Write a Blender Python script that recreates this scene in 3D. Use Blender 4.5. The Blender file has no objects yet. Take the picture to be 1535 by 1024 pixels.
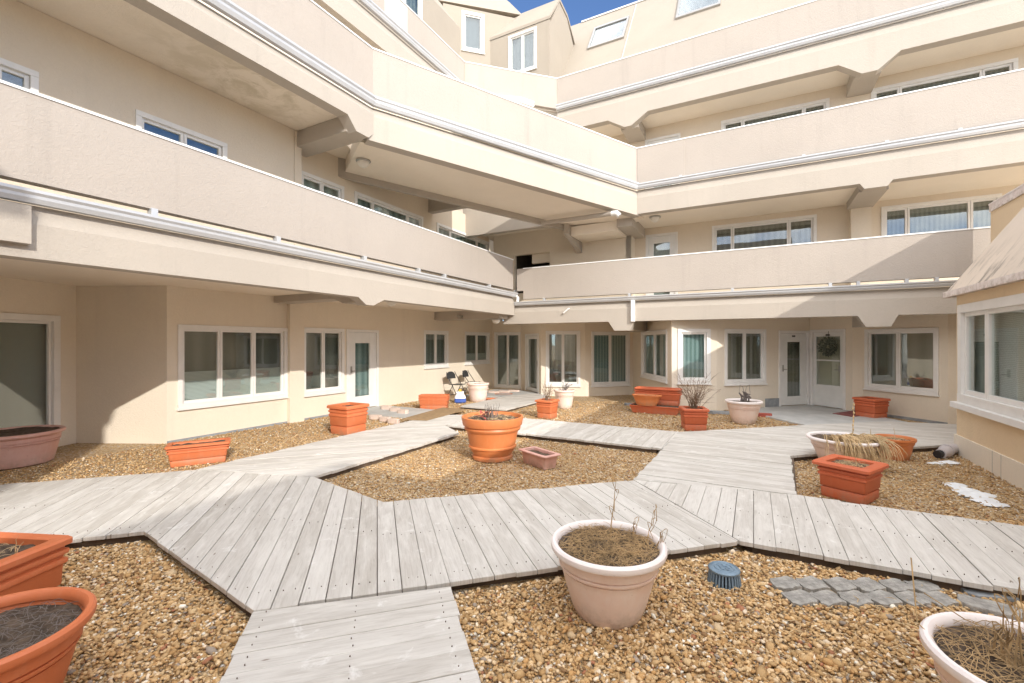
import bpy, math, random
import numpy as np
from mathutils import Vector, Matrix, noise
random.seed(7); rng = np.random.default_rng(7)
SC = bpy.context.scene; COL = SC.collection
R = math.radians
# ------------------------------------------------------------------ camera, sky, sun, exposure
CZ = 1.75
cam = bpy.data.cameras.new('camera'); camo = bpy.data.objects.new('camera', cam); COL.objects.link(camo)
camo.location = (0, 0, CZ); camo.rotation_euler = (R(90), 0, 0)
cam.lens = 15.78; cam.sensor_width = 36; cam.shift_y = 3/1535; cam.clip_end = 2000; cam.clip_start = 0.05
SC.camera = camo
SUN_EL = 25.8
sx, sy = 0.457, -0.8895                       # horizontal direction towards the sun
w = bpy.data.worlds.new('World'); SC.world = w; w.use_nodes = True
nt = w.node_tree; bg = nt.nodes['Background']
sky = nt.nodes.new('ShaderNodeTexSky'); sky.sky_type = 'NISHITA'; sky.sun_disc = False
sky.sun_elevation = R(SUN_EL); sky.sun_rotation = math.atan2(sx, sy)
sky.altitude = 3000; sky.air_density = 0.9; sky.dust_density = 0.1; sky.ozone_density = 4.0
# broken bright cloud added overhead and behind viewer to fill shade, clear blue ahead
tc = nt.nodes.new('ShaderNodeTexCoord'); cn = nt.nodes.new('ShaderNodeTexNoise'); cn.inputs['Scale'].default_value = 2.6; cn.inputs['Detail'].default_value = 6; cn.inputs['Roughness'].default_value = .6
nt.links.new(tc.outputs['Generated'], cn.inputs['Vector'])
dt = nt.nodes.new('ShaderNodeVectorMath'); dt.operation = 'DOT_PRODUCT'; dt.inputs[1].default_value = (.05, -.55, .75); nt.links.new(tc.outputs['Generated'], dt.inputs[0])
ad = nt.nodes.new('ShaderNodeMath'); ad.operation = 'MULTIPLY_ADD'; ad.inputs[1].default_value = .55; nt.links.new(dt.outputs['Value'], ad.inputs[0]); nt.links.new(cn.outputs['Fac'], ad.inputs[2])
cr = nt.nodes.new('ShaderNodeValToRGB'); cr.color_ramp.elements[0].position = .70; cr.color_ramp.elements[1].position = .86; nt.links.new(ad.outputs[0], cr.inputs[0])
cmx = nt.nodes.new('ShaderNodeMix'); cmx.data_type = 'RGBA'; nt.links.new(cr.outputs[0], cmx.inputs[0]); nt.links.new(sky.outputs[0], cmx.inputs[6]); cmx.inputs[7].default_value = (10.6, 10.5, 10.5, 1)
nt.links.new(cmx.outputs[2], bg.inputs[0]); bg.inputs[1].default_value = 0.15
sl = bpy.data.lights.new('sun', 'SUN'); sl.energy = 2.0; sl.angle = R(0.53); sl.color = (1, .945, .86)
so = bpy.data.objects.new('sun', sl); COL.objects.link(so); so.location = (10, -20, 20)
so.rotation_euler = Vector((sx*math.cos(R(SUN_EL)), sy*math.cos(R(SUN_EL)), math.sin(R(SUN_EL)))).to_track_quat('Z', 'Y').to_euler()
SC.view_settings.view_transform = 'Standard'; SC.view_settings.look = 'None'
SC.view_settings.exposure = 0.98; SC.view_settings.gamma = 1
try:
    SC.cycles.max_bounces = 8; SC.cycles.diffuse_bounces = 5; SC.cycles.transparent_max_bounces = 12
except Exception: pass
# ------------------------------------------------------------------ coordinates
SA, CA = math.sin(R(28.3)), math.cos(R(28.3))
U = Vector((SA, CA)); W = Vector((CA, -SA))    # along the left facade / along the far facade
def AB(a, b): return W*a + U*b
def ray(px): return (px-767.5)/673.0
def G(px, py, z=0.0):
    d = 673*(CZ-z)/(py-515); return Vector((ray(px)*d, d))
def onb(px, b): return (b/(SA*ray(px)+CA))*(ray(px)*CA-SA)      # a where the sight line meets plane b
def ona(px, a): return (a/(CA*ray(px)-SA))*(ray(px)*SA+CA)      # b where it meets plane a
def dirv(deg): return Vector((math.sin(R(deg)), math.cos(R(deg))))
def hit(p, d, px):                              # parameter s along p + d s where the sight line crosses
    r = ray(px); return (r*p.y-p.x)/(d.x-r*d.y)
# ------------------------------------------------------------------ materials
def newmat(name):
    m = bpy.data.materials.new(name); m.use_nodes = True
    n = m.node_tree; b = n.nodes['Principled BSDF']; return m, n, b
def nd(n, t, **k):
    x = n.nodes.new(t)
    for a, v in k.items(): setattr(x, a, v)
    return x
def ramp(n, stops, inp=None):
    r = nd(n, 'ShaderNodeValToRGB'); e = r.color_ramp.elements
    while len(e) < len(stops): e.new(.5)
    for i, (p, c) in enumerate(stops): e[i].position = p; e[i].color = (*c, 1) if len(c) == 3 else c
    if inp is not None: n.links.new(inp, r.inputs[0])
    return r
def coords(n, scale=(1,1,1), kind='Object'):
    t = nd(n, 'ShaderNodeTexCoord'); m = nd(n, 'ShaderNodeMapping'); m.inputs['Scale'].default_value = scale
    n.links.new(t.outputs[kind], m.inputs[0]); return m.outputs[0]
def posn(n, scale=(1,1,1)):
    t = nd(n, 'ShaderNodeNewGeometry'); m = nd(n, 'ShaderNodeMapping'); m.inputs['Scale'].default_value = scale
    n.links.new(t.outputs['Position'], m.inputs[0]); return m.outputs[0]
def noi(n, vec, scale, detail=4, rough=.55, dist=0):
    x = nd(n, 'ShaderNodeTexNoise'); x.inputs['Scale'].default_value = scale; x.inputs['Detail'].default_value = detail
    x.inputs['Roughness'].default_value = rough; x.inputs['Distortion'].default_value = dist
    n.links.new(vec, x.inputs['Vector']); return x.outputs['Fac']
def mixc(n, fac, a, b, mode='MIX'):
    x = nd(n, 'ShaderNodeMix'); x.data_type = 'RGBA'; x.blend_type = mode
    for i, v in ((0, fac), (6, a), (7, b)):
        if hasattr(v, 'node'): n.links.new(v, x.inputs[i])
        elif isinstance(v, (int, float)): x.inputs[i].default_value = v
        else: x.inputs[i].default_value = (*v, 1) if len(v) == 3 else v
    return x.outputs[2]
def bump(n, b, h, strength, dist=.02):
    x = nd(n, 'ShaderNodeBump'); x.inputs['Strength'].default_value = strength; x.inputs['Distance'].default_value = dist
    n.links.new(h, x.inputs['Height']); n.links.new(x.outputs[0], b.inputs['Normal'])
def sc(c, k): return tuple(min(1, x*k) for x in c)
def stucco(name, base, streak=.12, stain=None, bs=.35):
    m, n, b = newmat(name); v = posn(n)
    big = noi(n, v, .7, 5, .6); fine = noi(n, v, 24, 6, .72, 1.2)
    vs = noi(n, posn(n, (2.5, 2.5, .18)), 1.6, 5, .65)
    c = mixc(n, ramp(n, [(.3, (0,0,0)), (.75, (1,1,1))], big).outputs[0], sc(base, .95), sc(base, 1.05))
    c = mixc(n, ramp(n, [(.56, (0,0,0)), (.8, (streak,)*3)], vs).outputs[0], c, sc(base, .62))
    c = mixc(n, ramp(n, [(.35, (.12,)*3), (.6, (0,0,0))], fine).outputs[0], c, sc(base, .7))
    if stain:
        d = nd(n, 'ShaderNodeVectorMath', operation='DISTANCE'); g = nd(n, 'ShaderNodeNewGeometry')
        n.links.new(g.outputs['Position'], d.inputs[0]); d.inputs[1].default_value = stain[0]
        r1 = ramp(n, [(0, (1,1,1)), (1, (0,0,0))]); mm = nd(n, 'ShaderNodeMath', operation='DIVIDE'); mm.inputs[1].default_value = stain[1]
        n.links.new(d.outputs['Value'], mm.inputs[0]); n.links.new(mm.outputs[0], r1.inputs[0])
        f = nd(n, 'ShaderNodeMath', operation='MULTIPLY'); n.links.new(r1.outputs[0], f.inputs[0])
        n.links.new(ramp(n, [(.46, (0,0,0)), (.6, (.9,.9,.9))], noi(n, v, 1.9, 7, .68, .6)).outputs[0], f.inputs[1])
        c = mixc(n, f.outputs[0], c, (.58, .51, .38))
    n.links.new(c, b.inputs['Base Color']); b.inputs['Roughness'].default_value = .9
    bump(n, b, fine, bs*1.7, .014); return m
def plain(name, col, rough=.6, metal=0, var=.08, scale=6, bumpk=0, spec=None):
    m, n, b = newmat(name); v = coords(n)
    f = noi(n, v, scale, 5, .6)
    c = mixc(n, ramp(n, [(.3, (0,0,0)), (.7, (1,1,1))], f).outputs[0], sc(col, 1-var), sc(col, 1+var))
    n.links.new(c, b.inputs['Base Color']); b.inputs['Roughness'].default_value = rough; b.inputs['Metallic'].default_value = metal
    if bumpk: bump(n, b, noi(n, v, scale*5, 5, .6), bumpk, .01)
    return m
def potmat(name, base, chalk, amount, rough=.55):     # moulded plastic, sun bleached and dusty
    m, n, b = newmat(name); v = coords(n)
    a = noi(n, v, 3.2, 6, .62); s = noi(n, coords(n, (9, 9, 1.2)), 2.2, 5, .6); g = noi(n, v, 45, 4, .6)
    c = mixc(n, ramp(n, [(.4-.25*amount, (0,0,0)), (.75, (amount,)*3)], a).outputs[0], base, chalk)
    c = mixc(n, ramp(n, [(.52, (0,0,0)), (.75, (.35*amount+.08,)*3)], s).outputs[0], c, chalk)
    c = mixc(n, ramp(n, [(.66, (0,0,0)), (.74, (.5,)*3)], g).outputs[0], c, sc(base, .55))
    tz = nd(n, 'ShaderNodeTexCoord'); sp = nd(n, 'ShaderNodeSeparateXYZ'); n.links.new(tz.outputs['Object'], sp.inputs[0])
    mr = nd(n, 'ShaderNodeMapRange'); mr.inputs[1].default_value = .0; mr.inputs[2].default_value = .16; mr.inputs[3].default_value = .62; mr.inputs[4].default_value = 0; n.links.new(sp.outputs['Z'], mr.inputs[0])
    sm = nd(n, 'ShaderNodeMath', operation='MULTIPLY'); n.links.new(mr.outputs[0], sm.inputs[0]); n.links.new(ramp(n, [(.4, (0,0,0)), (.62, (1,1,1))], noi(n, v, 11, 6, .7)).outputs[0], sm.inputs[1])
    c = mixc(n, sm.outputs[0], c, (.30, .22, .15))
    n.links.new(c, b.inputs['Base Color']); b.inputs['Roughness'].default_value = rough
    bump(n, b, g, .08, .01); return m
MT = {}
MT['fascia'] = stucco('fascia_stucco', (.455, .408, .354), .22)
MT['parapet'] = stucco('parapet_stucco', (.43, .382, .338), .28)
MT['wall'] = stucco('wall_stucco', (.77, .69, .575), .14)
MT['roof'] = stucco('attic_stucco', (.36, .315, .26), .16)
MT['upwall'] = stucco('upper_wall_stucco', (.74, .65, .53), .1)
MT['tan'] = stucco('tan_stucco', (.80, .64, .44), .25)
MT['soffit'] = stucco('soffit_stucco', (.84, .765, .66), .0, (AB(-7.1, 4.5).to_3d()+Vector((0,0,5.98)), 2.1))
MT['plinth'] = stucco('plinth_panel', (.80, .73, .62), .3, bs=.1)
def mansard_mat():
    m, n, b = newmat('mansard_stucco'); base = (.62, .53, .44)
    v = posn(n); g = nd(n, 'ShaderNodeNewGeometry'); sp = nd(n, 'ShaderNodeSeparateXYZ'); n.links.new(g.outputs['Position'], sp.inputs[0])
    hz = ramp(n, [(0, (1,1,1)), (1, (0,0,0))]); mr = nd(n, 'ShaderNodeMapRange'); mr.inputs[1].default_value = 2.5; mr.inputs[2].default_value = 3.3
    n.links.new(sp.outputs['Z'], mr.inputs[0]); n.links.new(mr.outputs[0], hz.inputs[0])
    st = ramp(n, [(.5, (0,0,0)), (.62, (1,1,1))], noi(n, posn(n, (1, 3.2, .35)), 2.6, 7, .7, .4))
    f = nd(n, 'ShaderNodeMath', operation='MULTIPLY'); n.links.new(hz.outputs[0], f.inputs[0]); n.links.new(st.outputs[0], f.inputs[1])
    c = mixc(n, noi(n, v, 1.2, 5), sc(base, .9), sc(base, 1.1))
    c = mixc(n, f.outputs[0], c, (.17, .15, .13)); n.links.new(c, b.inputs['Base Color']); b.inputs['Roughness'].default_value = .9
    bump(n, b, noi(n, v, 40, 5, .7), .25, .01); return m
MT['mansard'] = mansard_mat()
MT['white'] = plain('white_painted_metal', (.80, .80, .79), .4, 0, .05, 3)
MT['vinyl'] = plain('white_vinyl_frame', (.78, .77, .75), .38, 0, .05, 4)
MT['gutter'] = plain('white_aluminium_gutter', (.52, .53, .545), .3, .15, .06, 2)
MT['doorpaint'] = plain('white_door_paint', (.76, .76, .74), .45, 0, .05, 3)
MT['flash'] = plain('blue_grey_flashing', (.27, .29, .31), .6, 0, .3, 5)
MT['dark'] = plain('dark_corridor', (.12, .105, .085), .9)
MT['metal'] = plain('brushed_metal', (.45, .44, .42), .3, .8)
MT['darkmetal'] = plain('dark_grey_steel', (.055, .057, .06), .4, .3)
MT['black'] = plain('black_plastic', (.02, .02, .022), .5)
MT['lampglass'] = plain('frosted_lamp_glass', (.75, .72, .66), .35)
MT['greypanel'] = stucco('grey_patch_panel', (.52, .50, .46), .1)
def glassmat(name, tint, refl=.12):
    m = bpy.data.materials.new(name); m.use_nodes = True; n = m.node_tree; n.nodes.clear()
    o = nd(n, 'ShaderNodeOutputMaterial'); t = nd(n, 'ShaderNodeBsdfTransparent'); t.inputs[0].default_value = (*tint, 1)
    g = nd(n, 'ShaderNodeBsdfGlossy'); g.inputs['Roughness'].default_value = .015; g.inputs[0].default_value = (.95, .98, 1, 1)
    f = nd(n, 'ShaderNodeLayerWeight'); f.inputs[0].default_value = .5
    pw = nd(n, 'ShaderNodeMath', operation='POWER'); pw.inputs[1].default_value = 3.5; n.links.new(f.outputs['Facing'], pw.inputs[0])
    a = nd(n, 'ShaderNodeMath', operation='MULTIPLY_ADD'); a.inputs[1].default_value = .8; a.inputs[2].default_value = refl; a.use_clamp = True
    n.links.new(pw.outputs[0], a.inputs[0]); x = nd(n, 'ShaderNodeMixShader')
    bp = nd(n, 'ShaderNodeBump'); bp.inputs['Strength'].default_value = .02; bp.inputs['Distance'].default_value = .05
    n.links.new(noi(n, posn(n), 1.3, 2), bp.inputs['Height']); n.links.new(bp.outputs[0], g.inputs['Normal'])
    n.links.new(a.outputs[0], x.inputs[0]); n.links.new(t.outputs[0], x.inputs[1]); n.links.new(g.outputs[0], x.inputs[2])
    n.links.new(x.outputs[0], o.inputs[0]); return m
MT['glass'] = glassmat('window_glass', (.91, .945, .93), .10)
def slatmat(name, c1, c2, axis, freq):
    m, n, b = newmat(name); wv = nd(n, 'ShaderNodeTexWave'); wv.bands_direction = axis; wv.inputs['Scale'].default_value = freq
    wv.inputs['Distortion'].default_value = .25 if axis == 'Z' else 2.2; wv.inputs['Detail'].default_value = 1; wv.inputs['Detail Scale'].default_value = .6
    n.links.new(posn(n, (1, 1, 1) if axis == 'Z' else (1, .6, .02)), wv.inputs[0])
    n.links.new(mixc(n, wv.outputs['Fac'], c1, c2), b.inputs['Base Color']); b.inputs['Roughness'].default_value = .8; return m
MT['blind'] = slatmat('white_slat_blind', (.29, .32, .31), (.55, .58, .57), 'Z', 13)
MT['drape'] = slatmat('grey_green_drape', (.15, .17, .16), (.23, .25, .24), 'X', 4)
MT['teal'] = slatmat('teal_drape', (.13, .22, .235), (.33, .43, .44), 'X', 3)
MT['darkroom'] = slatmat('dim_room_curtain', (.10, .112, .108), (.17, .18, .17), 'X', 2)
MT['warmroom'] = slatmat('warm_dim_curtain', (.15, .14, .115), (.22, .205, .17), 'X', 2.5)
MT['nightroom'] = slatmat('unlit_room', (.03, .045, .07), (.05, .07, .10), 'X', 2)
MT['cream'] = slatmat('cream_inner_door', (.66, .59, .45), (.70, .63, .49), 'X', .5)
def woodmat():
    m, n, b = newmat('weathered_deck_wood'); uv = nd(n, 'ShaderNodeUVMap'); uv.uv_map = 'UVMap'
    mp = nd(n, 'ShaderNodeMapping'); mp.inputs['Scale'].default_value = (1.6, 26, 1); n.links.new(uv.outputs[0], mp.inputs[0])
    mp2 = nd(n, 'ShaderNodeMapping'); mp2.inputs['Scale'].default_value = (1.1, 5, 1); n.links.new(uv.outputs[0], mp2.inputs[0])
    at = nd(n, 'ShaderNodeAttribute'); at.attribute_name = 'tone'
    gr = noi(n, mp.outputs[0], 2.2, 6, .65, 1.1); bl = noi(n, mp2.outputs[0], 2.0, 5, .6, .5)
    sp = noi(n, posn(n), 5.5, 6, .7, .6); kn = nd(n, 'ShaderNodeTexVoronoi'); kn.inputs['Scale'].default_value = 1.6
    mp3 = nd(n, 'ShaderNodeMapping'); mp3.inputs['Scale'].default_value = (1.3, 4, 1); n.links.new(uv.outputs[0], mp3.inputs[0]); n.links.new(mp3.outputs[0], kn.inputs['Vector'])
    c = mixc(n, at.outputs['Fac'], (.46, .43, .39), (.60, .575, .54))
    c = mixc(n, ramp(n, [(.36, (.3,)*3), (.54, (0,0,0))], gr).outputs[0], c, (.27, .23, .19))
    c = mixc(n, ramp(n, [(.45, (0,0,0)), (.7, (.75,)*3)], bl).outputs[0], c, (.66, .635, .595))
    c = mixc(n, ramp(n, [(.60, (0,0,0)), (.70, (.55,)*3)], sp).outputs[0], c, (.78, .77, .75))
    c = mixc(n, ramp(n, [(.025, (.75,)*3), (.06, (0,0,0))], kn.outputs['Distance']).outputs[0], c, (.16, .11, .075))
    n.links.new(c, b.inputs['Base Color']); b.inputs['Roughness'].default_value = .82; bump(n, b, gr, .35, .006); return m
MT['deck'] = woodmat()
MT['joist'] = plain('brown_joist_wood', (.115, .08, .055), .85, 0, .3, 8, .2)
def gravelmat():
    m, n, b = newmat('pea_gravel'); v = posn(n)
    vo = nd(n, 'ShaderNodeTexVoronoi'); vo.inputs['Scale'].default_value = 42; n.links.new(v, vo.inputs['Vector'])
    ve = nd(n, 'ShaderNodeTexVoronoi'); ve.feature = 'DISTANCE_TO_EDGE'; ve.inputs['Scale'].default_value = 42; n.links.new(v, ve.inputs['Vector'])
    h = nd(n, 'ShaderNodeSeparateColor'); n.links.new(vo.outputs['Color'], h.inputs[0])
    c = ramp(n, [(0, (.30,.18,.08)), (.2, (.54,.36,.17)), (.45, (.66,.47,.25)), (.7, (.74,.57,.35)), (.86, (.78,.68,.52)), (.93, (.42,.36,.30)), (1, (.82,.79,.73))], h.outputs[0])
    c2 = mixc(n, ramp(n, [(0, (.8,)*3), (.14, (0,0,0))], ve.outputs['Distance']).outputs[0], c.outputs[0], (.22, .135, .07))
    c2 = mixc(n, ramp(n, [(.4, (0,0,0)), (.7, (.35,)*3)], noi(n, v, .9, 5)).outputs[0], c2, (.30, .19, .09))
    n.links.new(c2, b.inputs['Base Color']); b.inputs['Roughness'].default_value = .85; bump(n, b, ve.outputs['Distance'], .8, .03); return m
MT['gravel'] = gravelmat()
def pebblemat():
    m, n, b = newmat('pebble_stone'); at = nd(n, 'ShaderNodeAttribute'); at.attribute_name = 'pcol'
    c = mixc(n, noi(n, posn(n), 90, 4), at.outputs['Color'], (.55, .42, .25)); c = mixc(n, .75, c, at.outputs['Color'])
    n.links.new(c, b.inputs['Base Color']); b.inputs['Roughness'].default_value = .85; b.inputs['Specular IOR Level'].default_value = .25; return m
MT['pebble'] = pebblemat()
MT['soil'] = plain('potting_soil', (.10, .07, .048), .95, 0, .6, 22, 1.0)
MT['straw'] = plain('dry_straw', (.56, .41, .23), .8, 0, .35, 5)
MT['brownstraw'] = plain('brown_dead_grass', (.40, .27, .135), .85, 0, .45, 9)
MT['twig'] = plain('dry_twig', (.22, .145, .095), .85, 0, .3, 5)
MT['greystalk'] = plain('grey_stalk', (.19, .16, .145), .85, 0, .3, 5)
MT['redleaf'] = plain('red_dry_leaf', (.34, .075, .06), .7, 0, .3, 5)
MT['concrete'] = plain('stoop_concrete', (.46, .46, .45), .85, 0, .16, 2.2, .2)
MT['paver'] = plain('grey_paver', (.33, .315, .29), .92, 0, .4, 16, .9)
MT['pinkstone'] = plain('pink_edging_stone', (.62, .50, .43), .9, 0, .14, 6, .3)
MT['brick'] = plain('red_brick', (.36, .085, .06), .85, 0, .2, 6, .3)
MT['mat'] = plain('brown_mat', (.30, .20, .105), .95, 0, .2, 9, .4)
MT['redmat'] = plain('maroon_mat', (.23, .08, .075), .95, 0, .25, 9, .4)
MT['drain'] = plain('blue_grey_iron', (.19, .27, .35), .45, .2, .25, 8, .15)
MT['snow'] = plain('old_snow', (.76, .78, .80), .7, 0, .1, 7, .5)
MT['pvc'] = plain('grey_pvc', (.52, .48, .49), .45, 0, .1, 4)
MT['bluebag'] = plain('blue_print', (.05, .11, .42), .4)
MT['whitebag'] = plain('white_print', (.72, .73, .75), .4)
MT['yellow'] = plain('yellow_print', (.65, .42, .04), .4)
MT['wreath'] = plain('dried_wreath', (.11, .125, .095), .85, 0, .4, 12)
MT['terra'] = potmat('terracotta_plastic', (.60, .165, .06), (.70, .38, .25), .12)
MT['terrared'] = potmat('red_terracotta_plastic', (.54, .12, .045), (.62, .28, .18), .14)
MT['orange'] = potmat('orange_terracotta_plastic', (.64, .205, .065), (.72, .40, .24), .15, .42)
MT['pale'] = potmat('bleached_terracotta', (.78, .55, .45), (.86, .76, .70), .9)
MT['palerim'] = potmat('chalky_rim', (.80, .70, .67), (.86, .82, .81), .9)
MT['pinkish'] = potmat('faded_pink_plastic', (.60, .30, .245), (.74, .55, .50), .7)
# ------------------------------------------------------------------ mesh building
class MB:
    def __init__(s): s.v = []; s.f = []; s.uv = None
    def add(s, vs, fs):
        o = len(s.v); s.v += [tuple(x) for x in vs]; s.f += [tuple(i+o for i in f) for f in fs]; return s
    def hexa(s, p): return s.add(p, [(3,2,1,0), (4,5,6,7), (0,1,5,4), (1,2,6,5), (2,3,7,6), (3,0,4,7)])
    def box(s, x0, x1, y0, y1, z0, z1):
        return s.hexa([(x0,y0,z0),(x1,y0,z0),(x1,y1,z0),(x0,y1,z0),(x0,y0,z1),(x1,y0,z1),(x1,y1,z1),(x0,y1,z1)])
    def abox(s, a0, a1, b0, b1, z0, z1):
        q = [AB(a0,b0), AB(a1,b0), AB(a1,b1), AB(a0,b1)]
        return s.hexa([(p.x,p.y,z0) for p in q]+[(p.x,p.y,z1) for p in q])
    def prism(s, poly, z0, z1):
        n = len(poly); s.add([(p[0],p[1],z0) for p in poly]+[(p[0],p[1],z1) for p in poly],
            [tuple(range(n-1,-1,-1)), tuple(range(n,2*n))]+[(i,(i+1)%n,n+(i+1)%n,n+i) for i in range(n)]); return s
    def extr(s, pts0, pts1):                    # any polygon and its moved copy
        n = len(pts0); s.add(list(pts0)+list(pts1), [tuple(range(n-1,-1,-1)), tuple(range(n,2*n))]+[(i,(i+1)%n,n+(i+1)%n,n+i) for i in range(n)]); return s
    def tube(s, path, r, n=5, cap=True):
        path = [Vector(p) for p in path]; m = len(path); rings = []
        rr = r if isinstance(r, (list, tuple)) else [r]*m
        for i, p in enumerate(path):
            t = (path[min(i+1,m-1)]-path[max(i-1,0)])
            t = t.normalized() if t.length > 1e-9 else Vector((0,0,1))
            x = t.cross(Vector((0,0,1))) if abs(t.z) < .95 else t.cross(Vector((1,0,0)))
            x.normalize(); y = t.cross(x)
            rings += [p+x*math.cos(2*math.pi*k/n)*rr[i]+y*math.sin(2*math.pi*k/n)*rr[i] for k in range(n)]
        fs = [(i*n+k, i*n+(k+1)%n, (i+1)*n+(k+1)%n, (i+1)*n+k) for i in range(m-1) for k in range(n)]
        if cap: fs += [tuple(range(n-1,-1,-1)), tuple((m-1)*n+k for k in range(n))]
        return s.add(rings, fs)
    def lathe(s, prof, n=48, sx=1, sy=1, cx=0, cy=0, wob=0, caps=True):
        vs = []
        for (r, z) in prof:
            for k in range(n):
                a = 2*math.pi*k/n; q = r*(1+wob*math.sin(2*a+1)); vs.append((cx+sx*q*math.cos(a), cy+sy*q*math.sin(a), z))
        fs = [(i*n+k, i*n+(k+1)%n, (i+1)*n+(k+1)%n, (i+1)*n+k) for i in range(len(prof)-1) for k in range(n)]
        if caps: fs += [tuple(range(n-1,-1,-1)), tuple((len(prof)-1)*n+k for k in range(n))]
        return s.add(vs, fs)
    def rloft(s, secs, rad=.02, m=3):           # rounded-rectangle sections (hx, hy, z)
        vs = []; n = 4*(m+1)
        for (hx, hy, z) in secs:
            rd = min(rad, hx*.45, hy*.45)
            for q, (cx, cy) in enumerate(((1,1), (-1,1), (-1,-1), (1,-1))):
                for k in range(m+1):
                    a = math.pi/2*(q+k/m); vs.append((cx*(hx-rd)+rd*math.cos(a), cy*(hy-rd)+rd*math.sin(a), z))
        fs = [(i*n+k, i*n+(k+1)%n, (i+1)*n+(k+1)%n, (i+1)*n+k) for i in range(len(secs)-1) for k in range(n)]
        fs += [tuple(range(n-1,-1,-1)), tuple((len(secs)-1)*n+k for k in range(n))]
        return s.add(vs, fs)
    def ball(s, c, r, sq=1, n=8, m=6):
        pr = [(max(1e-4, r*math.sin(math.pi*i/m)), c[2]-r*sq*math.cos(math.pi*i/m)) for i in range(m+1)]
        return s.lathe(pr, n, cx=c[0], cy=c[1], caps=False)
    def build(s, name, mat, parent=None, world=True, smooth=False, bevel=0):
        me = bpy.data.meshes.new(name); v = s.v; loc = Vector((0,0,0))
        if world:
            a = np.array(v); loc = Vector(((a[:,0].min()+a[:,0].max())/2, (a[:,1].min()+a[:,1].max())/2, a[:,2].min()))
            v = [(x-loc.x, y-loc.y, z-loc.z) for x, y, z in v]
        me.from_pydata(v, [], s.f); me.update()
        import bmesh
        bm = bmesh.new(); bm.from_mesh(me); bmesh.ops.recalc_face_normals(bm, faces=bm.faces); bm.to_mesh(me); bm.free()
        if smooth: me.shade_smooth()
        o = bpy.data.objects.new(name, me); COL.objects.link(o); me.materials.append(MT[mat] if isinstance(mat, str) else mat)
        if parent is not None: o.parent = parent
        if world: o.location = loc-wloc(parent)
        if bevel:
            bv = o.modifiers.new('bevel', 'BEVEL'); bv.width = bevel; bv.segments = 2; bv.limit_method = 'ANGLE'
        if smooth: smooth_angle(o)
        return o
def smooth_angle(o, deg=35):
    me = o.data
    try: me.set_sharp_from_angle(angle=R(deg))
    except Exception: pass
def wloc(p):
    l = Vector((0,0,0))
    while p is not None: l = l+p.location; p = p.parent
    return l
def tag(o, label=None, cat=None, group=None, kind=None):
    if label: o['label'] = label
    if cat: o['category'] = cat
    if group: o['group'] = group
    if kind: o['kind'] = kind
    return o
def thing(name, label, cat, loc=(0,0,0), rz=0, group=None):
    o = bpy.data.objects.new(name, None); COL.objects.link(o); o.empty_display_size = .2
    o.location = loc; o.rotation_euler = (0, 0, rz); return tag(o, label, cat, group)
class Line:                                     # a facade line in plan: s along, off towards the courtyard, z (with slope k)
    def __init__(s, p0, p1, k=0):
        s.p0 = Vector(p0); s.d = (Vector(p1)-s.p0); s.L = s.d.length; s.d.normalize(); s.k = k
        n = Vector((-s.d.y, s.d.x)); s.n = n if n.dot(-(s.p0+s.d*s.L*.5)) > 0 else -n
    def P(s, t, off, z): q = s.p0+s.d*t+s.n*off; return (q.x, q.y, z+s.k*t)
    def s_at(s, px): return hit(s.p0, s.d, px)
    def D(s, t): return (s.p0+s.d*t).y
    def z_at(s, px, py): return CZ+(515-py)*s.D(s.s_at(px))/673
    def box(s, mb, t0, t1, o0, o1, z0, z1):
        return mb.hexa([s.P(t0,o0,z0), s.P(t1,o0,z0), s.P(t1,o1,z0), s.P(t0,o1,z0), s.P(t0,o0,z1), s.P(t1,o0,z1), s.P(t1,o1,z1), s.P(t0,o1,z1)])
    def sect(s, mb, t0, t1, prof): return mb.extr([s.P(t0, o, z) for o, z in prof], [s.P(t1, o, z) for o, z in prof])
    def elev(s, mb, poly, o0, o1): return mb.extr([s.P(t, o0, z) for t, z in poly], [s.P(t, o1, z) for t, z in poly])
# ------------------------------------------------------------------ building parts
def wall(L, z0, z1, holes=(), parent=None, mat='wall', th=.16, t0=0, t1=None):
    t1 = L.L if t1 is None else t1
    xs = sorted({t0, t1, *[h[0] for h in holes], *[h[1] for h in holes]}); zs = sorted({z0, z1, *[h[2] for h in holes], *[h[3] for h in holes]})
    mb = MB(); solid = {}
    for i in range(len(xs)-1):
        for j in range(len(zs)-1):
            cx, cz = (xs[i]+xs[i+1])/2, (zs[j]+zs[j+1])/2
            solid[i,j] = not any(h[0] < cx < h[1] and h[2] < cz < h[3] for h in holes)
    for (i,j), ok in solid.items():
        if not ok: continue
        a, b, c, d = xs[i], xs[i+1], zs[j], zs[j+1]
        q = [L.P(a,0,c), L.P(b,0,c), L.P(b,0,d), L.P(a,0,d), L.P(a,-th,c), L.P(b,-th,c), L.P(b,-th,d), L.P(a,-th,d)]
        fs = [(0,1,2,3), (7,6,5,4)]
        if not solid.get((i,j-1), False): fs.append((0,4,5,1))
        if not solid.get((i,j+1), False): fs.append((3,2,6,7))
        if not solid.get((i-1,j), False): fs.append((0,3,7,4))
        if not solid.get((i+1,j), False): fs.append((1,5,6,2))
        mb.add(q, fs)
    import bmesh
    o = mb.build('wall', mat, parent)
    bm = bmesh.new(); bm.from_mesh(o.data); bmesh.ops.remove_doubles(bm, verts=bm.verts, dist=1e-4); bmesh.ops.recalc_face_normals(bm, faces=bm.faces); bm.to_mesh(o.data); bm.free()
    return o
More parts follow.
